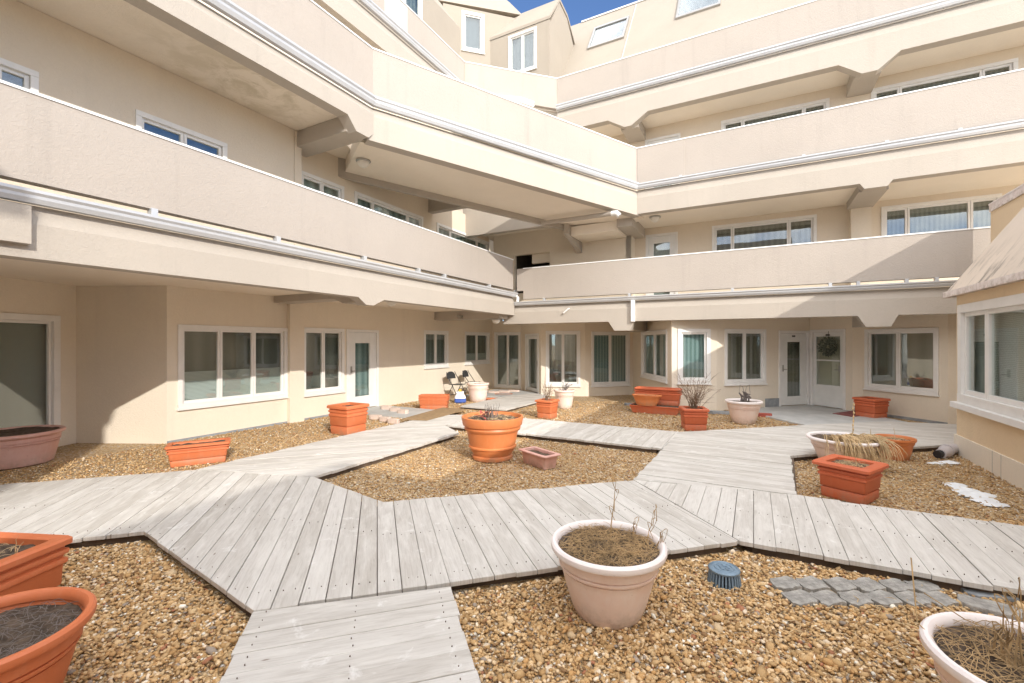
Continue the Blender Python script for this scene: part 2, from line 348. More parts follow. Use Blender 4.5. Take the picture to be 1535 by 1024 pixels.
def window(L, h, parent, fr=(.5,.5), back='drape', blind_to=None, trim=.075, sash=.045, sill=True):
    t0, t1, z0, z1 = h; m = MB()
    e = .02                                                     # casing sits on the wall, proud of it
    L.box(m, t0-e, t0+trim-e, -.05, .025, z0, z1-trim+e); L.box(m, t1-trim+e, t1+e, -.05, .025, z0, z1-trim+e)
    L.box(m, t0-e, t1+e, -.05, .028, z1-trim+e, z1+e); L.box(m, t0-e, t1+e, -.05, .03, z0-e, z0+trim-e)
    f = m.build('window', 'vinyl', parent, bevel=.004)
    a, b, c, d = t0+trim-e, t1-trim+e, z0+trim-e, z1-trim+e
    tot = sum(fr); x = a; s = MB(); p = MB()
    for i, q in enumerate(fr):
        y = x+(b-a)*q/tot
        L.box(s, x+.003, x+sash, -.075, -.02, c, d); L.box(s, y-sash, y-.003, -.075, -.02, c, d)
        L.box(s, x+sash, y-sash, -.075, -.022, c, c+sash*1.15); L.box(s, x+sash, y-sash, -.075, -.022, d-sash, d)
        L.box(p, x+sash-.004, y-sash+.004, -.056, -.05, c+sash*1.1, d-sash+.004); x = y
    s.build('sash', 'vinyl', f, bevel=.003); p.build('pane', 'glass', f)
    bk = MB(); L.box(bk, t0-.02, t1+.02, -.19, -.162, z0-.02, z1+.02); bk.build('curtain', back, f)
    if blind_to is not None:
        bl = MB(); L.box(bl, a, b, -.10, -.09, c, c+(d-c)*blind_to); bl.build('blind', 'blind', f)
    if sill:
        k = MB(); L.box(k, t0-.04, t1+.04, -.02, .05, z0-.055, z0-e-.001); k.build('sill', 'vinyl', f, bevel=.004)
    return f
def door(L, h, parent, glass=(.24,.76,.16,.86), back='warmroom', handle=.1, trim=.07, rail=None, plaque=False):
    t0, t1, z0, z1 = h; m = MB()
    L.box(m, t0, t0+trim, -.06, .025, z0, z1-trim); L.box(m, t1-trim, t1, -.06, .025, z0, z1-trim); L.box(m, t0, t1, -.06, .028, z1-trim, z1)
    a, b, c, d = t0+trim+.004, t1-trim-.004, z0+.02, z1-trim-.004
    g0, g1, y0, y1 = a+(b-a)*glass[0], a+(b-a)*glass[1], c+(d-c)*glass[2], c+(d-c)*glass[3]
    l = MB(); L.box(l, a, g0, -.06, -.01, c, d); L.box(l, g1, b, -.06, -.01, c, d); L.box(l, g0, g1, -.06, -.012, c, y0); L.box(l, g0, g1, -.06, -.012, y1, d)
    if rail is not None: zz = c+(d-c)*rail; L.box(l, g0, g1, -.05, -.008, zz-.02, zz+.02)
    o = l.build('door', 'doorpaint', parent, bevel=.004); m.build('door_frame', 'vinyl', o, bevel=.004)
    p = MB(); L.box(p, g0-.003, g1+.003, -.04, -.034, y0-.003, y1+.003); p.build('pane', 'glass', o)
    bk = MB(); L.box(bk, t0-.02, t1+.02, -.19, -.162, z0, z1); bk.build('inner_curtain', back, o)
    hb = MB(); hx = a+(b-a)*handle; q = L.P(hx, .03, c+(d-c)*.5)
    L.box(hb, hx-.022, hx+.022, -.012, 0, c+(d-c)*.47, c+(d-c)*.56); hb.tube([L.P(hx,-.01,c+(d-c)*.5), L.P(hx,.045,c+(d-c)*.5), L.P(hx+(.09 if handle < .5 else -.09),.05,c+(d-c)*.5)], .011, 8)
    hb.build('handle', 'metal', o)
    if plaque:
        k = MB(); x = (a+b)/2; L.box(k, x-.055, x+.055, -.012, -.004, d-.1, d-.055); k.build('number_plate', 'darkmetal', o)
    return o
def fascia(L, zb, zv, zt, parent, haunch=(), t0=0, t1=None, th=.24, name='fascia_beam', back=.07):
    t1 = L.L if t1 is None else t1; m = MB(); poly = [(t0, zb)]
    for (a, b, c, d, dr) in haunch: poly += [(a, zb), (b, zb-dr), (c, zb-dr), (d, zb)]
    poly += [(t1, zb), (t1, zv), (t0, zv)]
    L.elev(m, poly, 0, -th); L.sect(m, t0, t1, [(0, zv), (-back, zt), (-th, zt), (-th, zv)])
    return m.build(name, 'fascia', parent)
def gutter(L, z, parent, t0=0, t1=None, h=.13, off=-.03):
    t1 = L.L if t1 is None else t1; m = MB(); k = h/.13
    prof = [(0,0), (.075,0), (.10,.045), (.102,.075), (.125,.10), (.125,.13), (.108,.13), (.108,.108), (.085,.08), (.08,.05), (.065,.014), (.012,.014), (.012,.13), (0,.13)]
    L.sect(m, t0, t1, [(o+off, z+y*k) for o, y in prof]); return m.build('gutter', 'gutter', parent)
def parapet(L, z0, z1, parent, t0=0, t1=None, off=-.03, th=.14, mat='parapet'):
    t1 = L.L if t1 is None else t1; m = MB(); L.box(m, t0, t1, off-th, off, z0, z1); o = m.build('parapet', mat, parent)
    c = MB(); L.box(c, t0-.01, t1+.01, off-th-.012, off+.012, z1, z1+.014); L.box(c, t0-.01, t1+.01, off+.004, off+.012, z1-.014, z1); c.build('coping', 'white', o)
    return o
def lamp(x, y, z, parent):
    m = MB(); m.lathe([(.15, 0), (.155, -.02), (.14, -.035), (.12, -.04)], 28); o = m.build('ceiling_lamp', 'metal', parent, world=False, smooth=True)
    o.location = Vector((x, y, z))-wloc(parent)
    g = MB(); g.lathe([(.125, -.036), (.118, -.075), (.09, -.115), (.05, -.14), (.012, -.148), (.012, -.16), (.001, -.165)], 28); g.build('lamp_shade', 'lampglass', o, world=False, smooth=True); return o
# ================================================================== THE SETTING
g = MB(); g.add([(-300,-300,0), (300,-300,0), (300,300,0), (-300,300,0)], [(0,1,2,3)])
tag(g.build('gravel_ground', 'gravel'), kind='structure')
# ---- the apartment building round the court
bld = thing('apartment_building', 'beige stucco apartment building stepping up round the courtyard with long balcony parapets', 'apartment building', (-1, 15, 0))
EA, EB = -6.42, 12.1
P1 = AB(EA, 6.32); P2 = AB(-2.737, EB)
LE = Line(AB(EA, -4.0), AB(EA, EB)); off_b = 4.0            # left edge line; s = b + 4
RE = Line(AB(EA, EB), AB(4.0, EB)); RX = Line(AB(-2.737, EB), AB(10, EB))
CH = Line(P1, P2)
def SL(px): return LE.s_at(px)
def SR(px): return RE.s_at(px)
# left, first floor
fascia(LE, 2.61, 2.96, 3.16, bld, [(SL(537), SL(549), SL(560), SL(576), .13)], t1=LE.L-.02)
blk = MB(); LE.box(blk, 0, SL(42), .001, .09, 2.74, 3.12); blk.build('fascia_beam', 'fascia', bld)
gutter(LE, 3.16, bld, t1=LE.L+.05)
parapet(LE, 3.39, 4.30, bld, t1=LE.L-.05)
mb = MB(); mb.abox(-11.3, EA-.24, -4, 16.6, 2.76, 3.05); mb.build('floor_slab', 'soffit', bld)
for px in (232, 418, 548, 629, 668, 735, 775):
    b = MB(); s = SL(px); LE.box(b, s-.035, s+.035, -.1, .0, 3.285, 3.395); b.build('gutter_bracket', 'gutter', bld)
# right, first floor
hR = [(SR(912), SR(921), SR(945), SR(950.5), .25), (SR(1286), SR(1298), SR(1336), SR(1347), .24)]
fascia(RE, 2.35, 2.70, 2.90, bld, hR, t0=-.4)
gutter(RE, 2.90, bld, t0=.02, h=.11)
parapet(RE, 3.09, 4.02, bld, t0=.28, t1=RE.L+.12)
pp = MB(); RE.box(pp, .06, .279, -.17, -.03, 3.35, 4.02); pp.build('parapet', 'parapet', bld)
mb = MB(); mb.abox(EA-.5, 9, EB+.24, 17.2, 2.62, 2.88); mb.build('floor_slab', 'soffit', bld)
for px in (815, 943, 1098, 1245, 1287, 1360, 1405):
    b = MB(); s = SR(px); RE.box(b, s-.03, s+.03, -.1, .0, 3.005, 3.095); b.build('gutter_bracket', 'gutter', bld)
d = MB(); s = SR(949.5); RE.box(d, s-.05, s+.05, .005, .085, 2.33, 2.9); d.build('downspout', 'white', bld, bevel=.008)
d = MB(); s = SR(850); d.tube([RE.P(s-.09,.06,2.62), RE.P(s+.06,.05,2.74), RE.P(s+.06,.0,2.75)], .022, 8); d.build('drain_pipe', 'white', bld)
d = MB(); d.tube([LE.P(LE.L-.02,.06,3.2), LE.P(LE.L+.02,.1,3.14), RE.P(.12,.06,3.0)], .045, 10); d.build('gutter_elbow', 'white', bld)
# left, second floor: straight run, then the chord across the corner
L3 = Line(AB(EA, -4.0), P1)
fascia(L3, 5.87, 6.14, 6.30, bld, [(L3.L-.62, L3.L-.42, L3.L-.12, L3.L+.099, .22)], t1=L3.L+.1)
gutter(L3, 6.30, bld, h=.16, t1=L3.L+.03); parapet(L3, 6.44, 7.425, bld, t1=L3.L+.04)
kz = -(7.425-6.965)/CH.L; CH.k = kz
fascia(CH, 5.63, 6.10, 6.30, bld, t0=-.12, t1=CH.L+.12); gutter(CH, 6.30, bld, h=.16, t0=.02, t1=CH.L-.03); parapet(CH, 6.44, 7.425, bld, t0=-.04, t1=CH.L+.04)
mb = MB(); CH.box(mb, -.2, CH.L+.5, -2.0, -.24, 5.66, 5.95); mb.build('floor_slab', 'soffit', bld)
mb = MB(); CH.box(mb, -.75, CH.L+.2, -2.12, -2.002, 5.52, 6.0); mb.build('beam', 'fascia', bld)
mb = MB(); mb.abox(-8.4, EA-.24, -4, 6.095, 5.985, 6.2); mb.build('floor_slab', 'soffit', bld)
def abprism(l, z0, z1): m_ = MB(); m_.prism([tuple(AB(a, b)) for a, b in l], z0, z1); return m_
abprism([(-8.5, 6.1), (-7.3, 6.1), (-8.0, 7.5), (-6.25, 10.3), (-8.5, 10.3)], 5.97, 6.2).build('floor_slab', 'soffit', bld)
abprism([(-8.4, 12.4), (-5.05, 12.4), (-4.4, 13.4), (-4.4, 14.6), (-8.4, 14.6)], 5.5, 5.9).build('floor_slab', 'soffit', bld)
mb = MB(); mb.abox(-8.4, -6.9, 10.3, 10.5, 5.55, 7.2); mb.abox(-8.4, -5.2, 12.2, 12.4, 5.25, 6.6); mb.build('beam', 'fascia', bld)
# right, second floor
hR3 = [(RX.s_at(1289), RX.s_at(1296), RX.s_at(1331), RX.s_at(1339), .12)]
fascia(RX, 5.20, 5.62, 5.85, bld, hR3); gutter(RX, 5.85, bld, h=.13)
parapet(RX, 5.97, 6.965, bld, t1=RX.s_at(1026)); parapet(RX, 6.04, 6.98, bld, t0=RX.s_at(1022)+.01, off=-.06)
mb = MB(); mb.abox(-4.9, 10, EB+.24, 14.2, 5.25, 5.6); mb.build('floor_slab', 'soffit', bld)
for px in (1020, 1205, 1330, 1440):
    b = MB(); s = RX.s_at(px); RX.box(b, s-.03, s+.03, -.1, .0, 5.955, 6.045); b.build('gutter_bracket', 'gutter', bld)
# third floor edges
A4, B4 = -7.7, 12.84
Q1 = AB(A4, 11.29); Q2 = AB(-5.34, B4)
L4 = Line(AB(A4, -4), Q1); M4 = Line(Q1, Q2); R4 = Line(Q2, AB(11, B4))
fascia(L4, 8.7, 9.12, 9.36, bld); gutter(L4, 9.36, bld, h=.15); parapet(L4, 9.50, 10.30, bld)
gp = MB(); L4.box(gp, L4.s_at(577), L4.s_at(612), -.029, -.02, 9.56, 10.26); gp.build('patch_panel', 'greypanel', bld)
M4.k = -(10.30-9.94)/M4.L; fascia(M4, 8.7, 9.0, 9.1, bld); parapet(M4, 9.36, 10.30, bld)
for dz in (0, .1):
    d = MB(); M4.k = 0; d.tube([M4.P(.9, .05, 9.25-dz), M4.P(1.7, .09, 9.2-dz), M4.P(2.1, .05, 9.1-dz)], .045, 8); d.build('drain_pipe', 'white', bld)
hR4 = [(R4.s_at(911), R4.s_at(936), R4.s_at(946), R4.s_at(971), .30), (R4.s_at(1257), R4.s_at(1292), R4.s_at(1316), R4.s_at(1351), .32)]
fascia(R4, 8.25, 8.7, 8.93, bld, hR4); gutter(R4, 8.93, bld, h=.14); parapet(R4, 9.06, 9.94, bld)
mb = MB(); mb.abox(-5.6, 11, B4+.24, 17.5, 8.32, 8.9); mb.build('floor_slab', 'soffit', bld)
mb = MB(); mb.abox(-12, A4-.24, -4, 16.5, 8.8, 9.3); mb.build('floor_slab', 'soffit', bld)
abprism([(A4-.3, 11.5), (A4, 11.55), (-5.45, 13.1), (-5.45, 17.4), (A4-.3, 17.4)], 8.75, 9.05).build('floor_slab', 'soffit', bld)
def pab_(a, b, z): p = AB(a, b); return (p.x, p.y, z)
# ---- walls, windows, doors: left ground floor
def wins(L, items):
    out = []
    for it in items:
        s0, s1 = sorted((L.s_at(it[0]), L.s_at(it[1]))); D = L.D(L.s_at(it[0]))
        out.append((s0, s1, it[3] if it[3] < 10 else CZ-(it[3]-515)*D/673, it[2] if it[2] < 20 else CZ+(515-it[2])*D/673))
    return out
A0 = -9.02
c250 = AB(A0, ona(250, A0)); c738 = AB(A0, ona(738, A0)); c114 = c250+dirv(272)*1.64
LA = Line(c114+dirv(185.8)*9, c114)
LB = Line(c114, c250)
L0 = Line(c250, c738)
hA = [(9-2.3, 9-.286, .14, 2.2)]; wall(LA, 0, 2.76, hA, bld); window(LA, hA[0], bld, (1,), 'drape', sill=False, trim=.1)
wall(LB, 0, 2.76, (), bld)
h0 = wins(L0, [(268, 429, 488, 611), (454, 514.5, 492, 592), (519, 567, 493.5, .04), (636, 671, 496, 551), (697, 733, 498, 545.5)])
wall(L0, 0, 2.76, h0, bld)
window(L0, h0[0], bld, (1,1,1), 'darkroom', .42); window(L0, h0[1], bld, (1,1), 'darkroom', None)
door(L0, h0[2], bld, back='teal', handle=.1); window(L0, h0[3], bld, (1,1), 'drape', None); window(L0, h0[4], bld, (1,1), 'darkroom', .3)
mb = MB(); s = L0.s_at(430); s2 = L0.s_at(453); L0.box(mb, s, s2-.02, .001, .1, 0, 2.758); mb.build('pilaster', 'wall', bld)
def beamL(s, z0, z1, a0, a1, wd=.26, dip=.14):      # cross beam from wall to fascia with a splayed end
    m = MB(); q = [(a0, z1), (a0, z0), (a1-.55, z0), (a1-.3, z0-dip), (a1, z0-dip), (a1, z1)]
    b0 = LE.p0+LE.d*s; bb = b0.dot(U)
    def pp(a, z, db): p = AB(a, bb+db); return (p.x, p.y, z)
    m.extr([pp(a, z, -wd/2) for a, z in q], [pp(a, z, wd/2) for a, z in q]); m.build('beam', 'fascia', bld)
beamL(SL(554), 2.62, 2.76, A0, EA-.2, .4, .1)
beamL(LE.L-.35, 2.5, 2.76, A0, EA-.2, .5, 0)
fl = MB(); L0.box(fl, 0, L0.s_at(519), .002, .015, 0, .045); fl.build('base_flashing', 'flash', bld)
# far corner and right ground floor: a run of angled bays
c782 = c738+dirv(118.3)*1.3
d3 = dirv(163.3); p811 = c782+d3*hit(c782, d3, 811)
d5 = dirv(95.8); p877 = p811+d5*hit(p811, d5, 877)
d6 = dirv(73.3); p944 = p877+d6*hit(p877, d6, 944)
p1007 = Vector((4.17, 11.72)); p1075 = p1007+d5*hit(p1007, d5, 1075)
p1213 = p1075+d6*hit(p1075, d6, 1213.7); p1278 = p1213+d3*hit(p1213, d3, 1278)
p1296 = p1278+dirv(118.3)*.2; p1421 = p1296+d3*hit(p1296, d3, 1421); pend = p1421+dirv(118.3)*3
ZT = 2.62
def bay(p, q, items=(), z1=ZT):
    L = Line(p, q); h = wins(L, items); wall(L, 0, z1, h, bld); return L, h
L, h = bay(c738, c782, [(742, 780, 499, .06)]); window(L, h[0], bld, (1,1), 'drape', None, sill=False)
L = Line(c782, p811); h = wins(L, [(788, 808, 2.1, .05)]); wall(L, 0, ZT, h, bld); door(L, h[0], bld, (.15,.85,.06,.94), 'drape', .9)
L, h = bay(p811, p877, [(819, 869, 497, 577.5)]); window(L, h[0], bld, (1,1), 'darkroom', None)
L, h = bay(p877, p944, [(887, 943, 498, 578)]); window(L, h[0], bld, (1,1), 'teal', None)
wall(Line(p944, Vector((4.13, 15.34))), 0, ZT, (), bld)
L = Line(Vector((4.13, 15.34)), p1007); h = wins(L, [(1000, 962, 495, 572)]); wall(L, 0, ZT, h, bld); window(L, h[0], bld, (1,1), 'blind', None)
L, h = bay(p1007, p1075, [(1017, 1064, 494, 573.5)]); window(L, h[0], bld, (1,), 'teal', None, trim=.1)
L, h = bay(p1075, p1213, [(1087, 1147, 494, 575.5), (1167, 1212.7, 495.5, .04)]); window(L, h[0], bld, (1,1), 'warmroom', None)
door(L, h[1], bld, (.27,.78,.12,.88), 'warmroom', .1, plaque=True)
fl = MB(); L.box(fl, L.L*.5, h[1][0]-.01, .002, .03, 0, .27); fl.build('base_flashing', 'flash', bld)
L, h = bay(p1213, p1278, [(1215, 1268, 494.5, .04)]); WD = L; WH = h[0]
door(L, h[0], bld, (.1,.9,.29,.94), 'cream', .88, rail=.62, plaque=True)
wall(Line(p1278, p1296), 0, ZT, (), bld)
L, h = bay(p1296, p1421, [(1298, 1406, 495, 581)]); window(L, h[0], bld, (1,1.12), 'warmroom', None)
fl = MB(); L.box(fl, .02, L.L, .002, .02, 0, .06); fl.build('base_flashing', 'flash', bld)
wall(Line(p1421, pend), 0, ZT, (), bld)
# right cross beams
def beamR(s, L, b1, z0, z1, wd=.5):
    m = MB(); L.box(m, s-wd/2, s+wd/2, -(b1-EB), -.238, z0, z1); m.build('beam', 'fascia', bld)
beamR(SR(933), RE, 15.4, 2.12, ZT, .45); beamR(SR(1317), RE, 13.4, 2.14, ZT, .5)
# first floor walls behind the balconies
W2a = Line(AB(-8.0, -4), AB(-8.0, 5.77)); W2b = Line(AB(-8.3, 5.77), AB(-8.3, 13.7))
h = wins(W2a, [(-70, 54, 5.17, 3.9), (205, 338, 5.17, 3.9)]); wall(W2a, 3.05, 5.98, h, bld, 'upwall')
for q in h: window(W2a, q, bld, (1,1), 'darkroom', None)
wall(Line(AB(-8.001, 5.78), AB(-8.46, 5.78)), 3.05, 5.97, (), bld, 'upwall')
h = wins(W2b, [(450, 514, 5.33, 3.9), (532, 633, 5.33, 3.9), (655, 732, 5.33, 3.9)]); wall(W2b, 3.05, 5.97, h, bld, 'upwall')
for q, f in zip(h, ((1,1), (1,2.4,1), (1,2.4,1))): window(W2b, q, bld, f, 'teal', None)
m = MB(); m.abox(-8.4, EA-.2, 5.84, 6.27, 5.67, 5.975); m.build('beam', 'fascia', bld)
# lit parapet glimpsed through the light well, far corner wall with the dark corridor
BW = 13.5
LC = Line(AB(-8.0, BW), AB(-1.0, BW)); s0, s1 = LC.s_at(771), LC.s_at(824)
wall(LC, 2.9, 5.5, [(s0, s1, 3.45, 4.75)], bld, 'upwall', t1=LC.s_at(946))
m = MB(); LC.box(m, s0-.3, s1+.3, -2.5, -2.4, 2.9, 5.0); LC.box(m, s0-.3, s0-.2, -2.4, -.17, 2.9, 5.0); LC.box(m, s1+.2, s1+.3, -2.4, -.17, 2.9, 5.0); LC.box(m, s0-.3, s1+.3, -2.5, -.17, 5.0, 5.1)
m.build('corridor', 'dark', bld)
m = MB(); LC.box(m, s0+(s1-s0)*.45, s1, -.3, -.165, 4.45, 4.9); m.build('beam', 'wall', bld)
LCd = Line(AB(LC.p0.dot(W)+LC.s_at(946), BW), AB(LC.p0.dot(W)+LC.s_at(946), 14.05)); wall(LCd, 2.9, 5.25, (), bld)
a946 = LC.p0.dot(W)+LC.s_at(946)
LR2 = Line(AB(a946-.1, 14.0), AB(8, 14.0))
h = wins(LR2, [(968, 1016, 5.05, 2.95), (1068.5, 1223, 5.08, 3.75), (1322.5, 1500, 5.08, 3.75)]); wall(LR2, 2.9, 5.25, h, bld, 'upwall')
door(LR2, h[0], bld, (.2,.8,.12,.9), 'blind', .9); window(LR2, h[1], bld, (1,3,1.2), 'warmroom', None); window(LR2, h[2], bld, (1,2.6,1), 'drape', None)
m = MB(); s = LR2.s_at(1273); s2 = LR2.s_at(1303); LR2.box(m, s, s2, .001, .25, 2.9, 5.25); m.build('pilaster', 'wall', bld)
s = (RX.s_at(1296)+RX.s_at(1331))/2; m = MB(); RX.box(m, s-.26, s+.26, -1.7, -.238, 5.08, 5.25); m.build('beam', 'fascia', bld)
LR3 = Line(AB(-6, 14.06), AB(11, 14.06))
h = wins(LR3, [(967, 1020, 7.98, 5.95), (1082, 1242, 8.05, 6.7), (1307, 1524, 8.05, 6.7)]); wall(LR3, 5.6, 8.35, h, bld, 'upwall')
door(LR3, h[0], bld, (.2,.8,.12,.9), 'blind', .9); window(LR3, h[1], bld, (1,3,1), 'drape', None); window(LR3, h[2], bld, (1,3,1), 'drape', None)
for px in (941, 1304):
    s = R4.s_at(px); m = MB(); R4.box(m, s-.25, s+.25, -1.22, -.238, 7.98, 8.3); m.build('beam', 'fascia', bld)
# upper left wall behind second-floor parapet (unseen but real) and body of the block
wall(Line(AB(-8.3, -4), AB(-8.3, 12)), 6.1, 8.8, (), bld)
# ---- mansard storey
b0, z0 = 13.45, 9.0; sl_ = 1.52
def mans(b): return z0+sl_*(b-b0)
RM = Line(AB(-6.6, b0), AB(11, b0))
def slopebox(L, t0, t1, o0, o1, lift0, lift1, mb):      # slab on the slope: o measured back from base line
    def pt(t, o, l): return L.P(t, -o+l*.8, z0+sl_*o+l*.5)
    return mb.hexa([pt(t0,o0,lift0), pt(t1,o0,lift0), pt(t1,o1,lift0), pt(t0,o1,lift0), pt(t0,o0,lift1), pt(t1,o0,lift1), pt(t1,o1,lift1), pt(t0,o1,lift1)])
m = MB(); slopebox(RM, 0, RM.L, 0, 3.68, -.25, 0, m); m.build('mansard_roof', 'roof', bld)
m = MB(); RM.box(m, .55, RM.L, -3.95, -3.62, z0+sl_*3.66, z0+sl_*3.66+.05); m.build('roof_coping', 'white', bld)
def slope_hit(px, py):
    r = ray(px); # point D*(r,1), z=CZ+(515-py)*D/673 on plane z = z0+sl*(b-b0)
    kb = r*SA+CA; kz_ = (515-py)/673; D = (z0-CZ-sl_*b0)/(kz_-sl_*kb); a = D*(r*CA-SA); b = D*kb
    return a+6.6, b-b0
def skylight(L, t0, t1, o0, o1):
    m = MB(); e = .07
    for (a, b, c, d) in ((t0, t1, o0, o0+e), (t0, t1, o1-e, o1), (t0, t0+e, o0+e, o1-e), (t1-e, t1, o0+e, o1-e)): slopebox(L, a, b, c, d, .001, .07, m)
    f = m.build('skylight', 'metal', bld); p = MB(); slopebox(L, t0+e, t1-e, o0+e, o1-e, .02, .035, p); p.build('pane', 'glass', f)
    k = MB(); slopebox(L, t0+e, t1-e, o0+e, o1-e, .003, .012, k); k.build('blind', 'nightroom', f)
q1, q2, q3 = slope_hit(881, 75), slope_hit(891, 44), slope_hit(936, 55); skylight(RM, q1[0], q3[0], q1[1], q2[1])
q1, q3 = slope_hit(1013, 30), slope_hit(1080, 8); skylight(RM, q1[0], q3[0], q1[1], q1[1]+1.1)
a_, o_ = slope_hit(934, 84); m = MB(); slopebox(RM, a_-.03, a_, .1, 3.6, .001, .03, m); m.build('roof_seam', 'greypanel', bld)
# dormer on the right slope
def dormer(a0, a1, wz0, wz1, wa0, wa1):
    bf = 13.8; prof = [(bf, 9.0), (bf, 12.6), (14.65, 13.75), (15.4, 13.65), (16.1, 13.03), (13.6, 9.0)]
    Lf = Line(AB(a0, bf), AB(a1, bf)); hh = (wa0-a0, wa1-a0, wz0, wz1)
    wall(Lf, 9.3, 12.6, [hh], bld, 'roof', .12); window(Lf, hh, bld, (1,1), 'nightroom', None)
    for a in (a0, a1-.12):
        m = MB(); q = [(bf+.121, 9.0), (bf+.121, 12.6), (14.65, 13.75), (15.4, 13.65), (16.2, 12.9)]
        def pq(x, bz): p = AB(x, bz[0]); return (p.x, p.y, bz[1])
        m.extr([pq(a, i) for i in q], [pq(a+.12, i) for i in q]); m.build('dormer_cheek', 'roof', bld)
    m = MB()
    for (b1, z1), (b2, z2) in (((bf-.02, 12.6), (14.65, 13.75)), ((14.65, 13.75), (15.4, 13.65)), ((15.4, 13.65), (16.4, 12.95))):
        p = [AB(a0-.03, b1), AB(a1+.03, b1), AB(a1+.03, b2), AB(a0-.03, b2)]
        m.hexa([(p[0].x,p[0].y,z1+.001), (p[1].x,p[1].y,z1+.001), (p[2].x,p[2].y,z2+.001), (p[3].x,p[3].y,z2+.001), (p[0].x,p[0].y,z1+.1), (p[1].x,p[1].y,z1+.1), (p[2].x,p[2].y,z2+.1), (p[3].x,p[3].y,z2+.1)])
    m.build('dormer_roof', 'roof', bld)
dormer(onb(733, 13.8), onb(823.6, 13.8), 11.12, 12.48, onb(763, 13.8), onb(803.5, 13.8))
# corner wall with the single window, leaning roof band over it, left attic wall and slope
CA_ = Vector((ray(664)*15.62, 15.62)); CB_ = Vector((ray(782)*16.42, 16.42))
LCW = Line(CA_, CB_); hh = wins(LCW, [(693, 725, 13.46, 74)]); wall(LCW, 9.2, 13.6, hh, bld, 'roof', .14); window(LCW, hh[0], bld, (1,), 'nightroom', None, trim=.1)
m = MB(); q = [LCW.P(-1.6,.03,13.6), LCW.P(LCW.L+.02,.03,13.75), LCW.P(LCW.L-.35,-.35,14.4), LCW.P(LCW.L-.8,-.7,15.0), LCW.P(-1.6,-.7,15.0)]
m.extr(q, [(x-LCW.n.x*.6, y-LCW.n.y*.6, z) for x, y, z in q]); m.build('corner_roof', 'roof', bld)
AL = -9.1; LM = Line(AB(AL, -4), AB(AL, ona(689, AL)+.05))
hh = [(LM.s_at(600)-.5, LM.s_at(632), 11.35, 12.6)]; wall(LM, 9.2, 12.85, hh, bld, 'roof'); window(LM, hh[0], bld, (1,1), 'drape', None)
m = MB(); z0 = 12.85; slopebox(LM, 0, LM.L+.6, 0, 1.6, -.2, 0, m); m.build('mansard_roof', 'roof', bld); z0 = 9.0
# body of the block behind everything, so no light comes through
m = MB(); m.abox(-13, -9.6, 4.6, 17, 0, 8.7); m.build('wall', 'wall', bld)
m = MB(); m.abox(-13, -11.2, -4, 4.59, 0, 8.7); m.build('wall', 'wall', bld)
m = MB(); m.abox(-9.4, 9, 17.3, 18, 0, 8.3); m.build('wall', 'wall', bld)
# stepped soffit and beams where the two wings meet, with a pipe slung under them
m = MB(); m.abox(-4.75, -3.36, 12.5, 13.49, 4.93, 5.2); m.build('beam', 'soffit', bld)
m = MB(); m.abox(-3.35, -2.92, 12.36, 13.98, 4.98, 5.249); m.build('beam', 'fascia', bld)
m = MB(); m.extr([pab_(-4.9, 12.3, 4.95), pab_(-4.9, 12.3, 5.3), pab_(-4.9, 13.49, 5.3), pab_(-4.9, 13.49, 4.6)], [pab_(-4.76, 12.3, 4.95), pab_(-4.76, 12.3, 5.3), pab_(-4.76, 13.49, 5.3), pab_(-4.76, 13.49, 4.6)]); m.build('beam', 'fascia', bld)
m = MB(); m.tube([(.85, 12.75, 5.17), (1.8, 12.15, 5.14), (2.62, 11.62, 5.12)], .06, 12); m.build('drain_pipe', 'fascia', bld, smooth=True)
m = MB(); m.tube([(2.58, 11.645, 5.121), (2.70, 11.57, 5.115), (2.76, 11.55, 5.04)], .068, 12); m.build('drain_pipe', 'white', bld, smooth=True)
# ceiling lamps
def lampat(px, py, z):
    p = G(px, py, z) if py > 515 else Vector((ray(px), 1))*(673*(z-CZ)/(515-py)); return p
for px, py, z in ((587, 449, 2.755), (750, 479, 2.5), (1228, 470, 2.615)):
    if px == 750: p = AB(EA-.45, EB-.35)
    elif px == 1228: p = AB(onb(1228, 12.62), 12.62)
    else: p = lampat(px, py, z)
    lamp(p.x, p.y, z, bld)
p = CH.P(CH.s_at(533)+.35, -1.1, 5.655); lamp(p[0], p[1], p[2], bld)
p = lampat(982, 325, 5.245); lamp(p.x, p.y, 5.245, bld)
cm = MB(); q = AB(A0+.9, EB-.62); cm.tube([(q.x, q.y, 2.62), (q.x+.06, q.y-.03, 2.6), (q.x+.16, q.y-.13, 2.57)], [.03,.045,.05], 10); cm.build('security_light', 'metal', bld)
# ---- rear part of the building (behind the viewer; it shades the front of the court)
m = MB(); m.abox(6.34, 17, -16, -3.4, 0, 6.77); m.build('wall', 'wall', bld)
m = MB(); m.abox(-13, 1.24, -16, -4.2, 0, 6.9); m.build('wall', 'wall', bld)
def pab(a, b, z): p = AB(a, b); return (p.x, p.y, z)
m = MB(); pr = [(-13, 6.9), (1.25, 6.9), (1.65, 7.75), (2.05, 7.9), (2.05, 8.2), (-13, 8.2)]
m.extr([pab(a, -4.1, z) for a, z in pr], [pab(a, -16, z) for a, z in pr]); m.build('mansard_roof', 'fascia', bld)
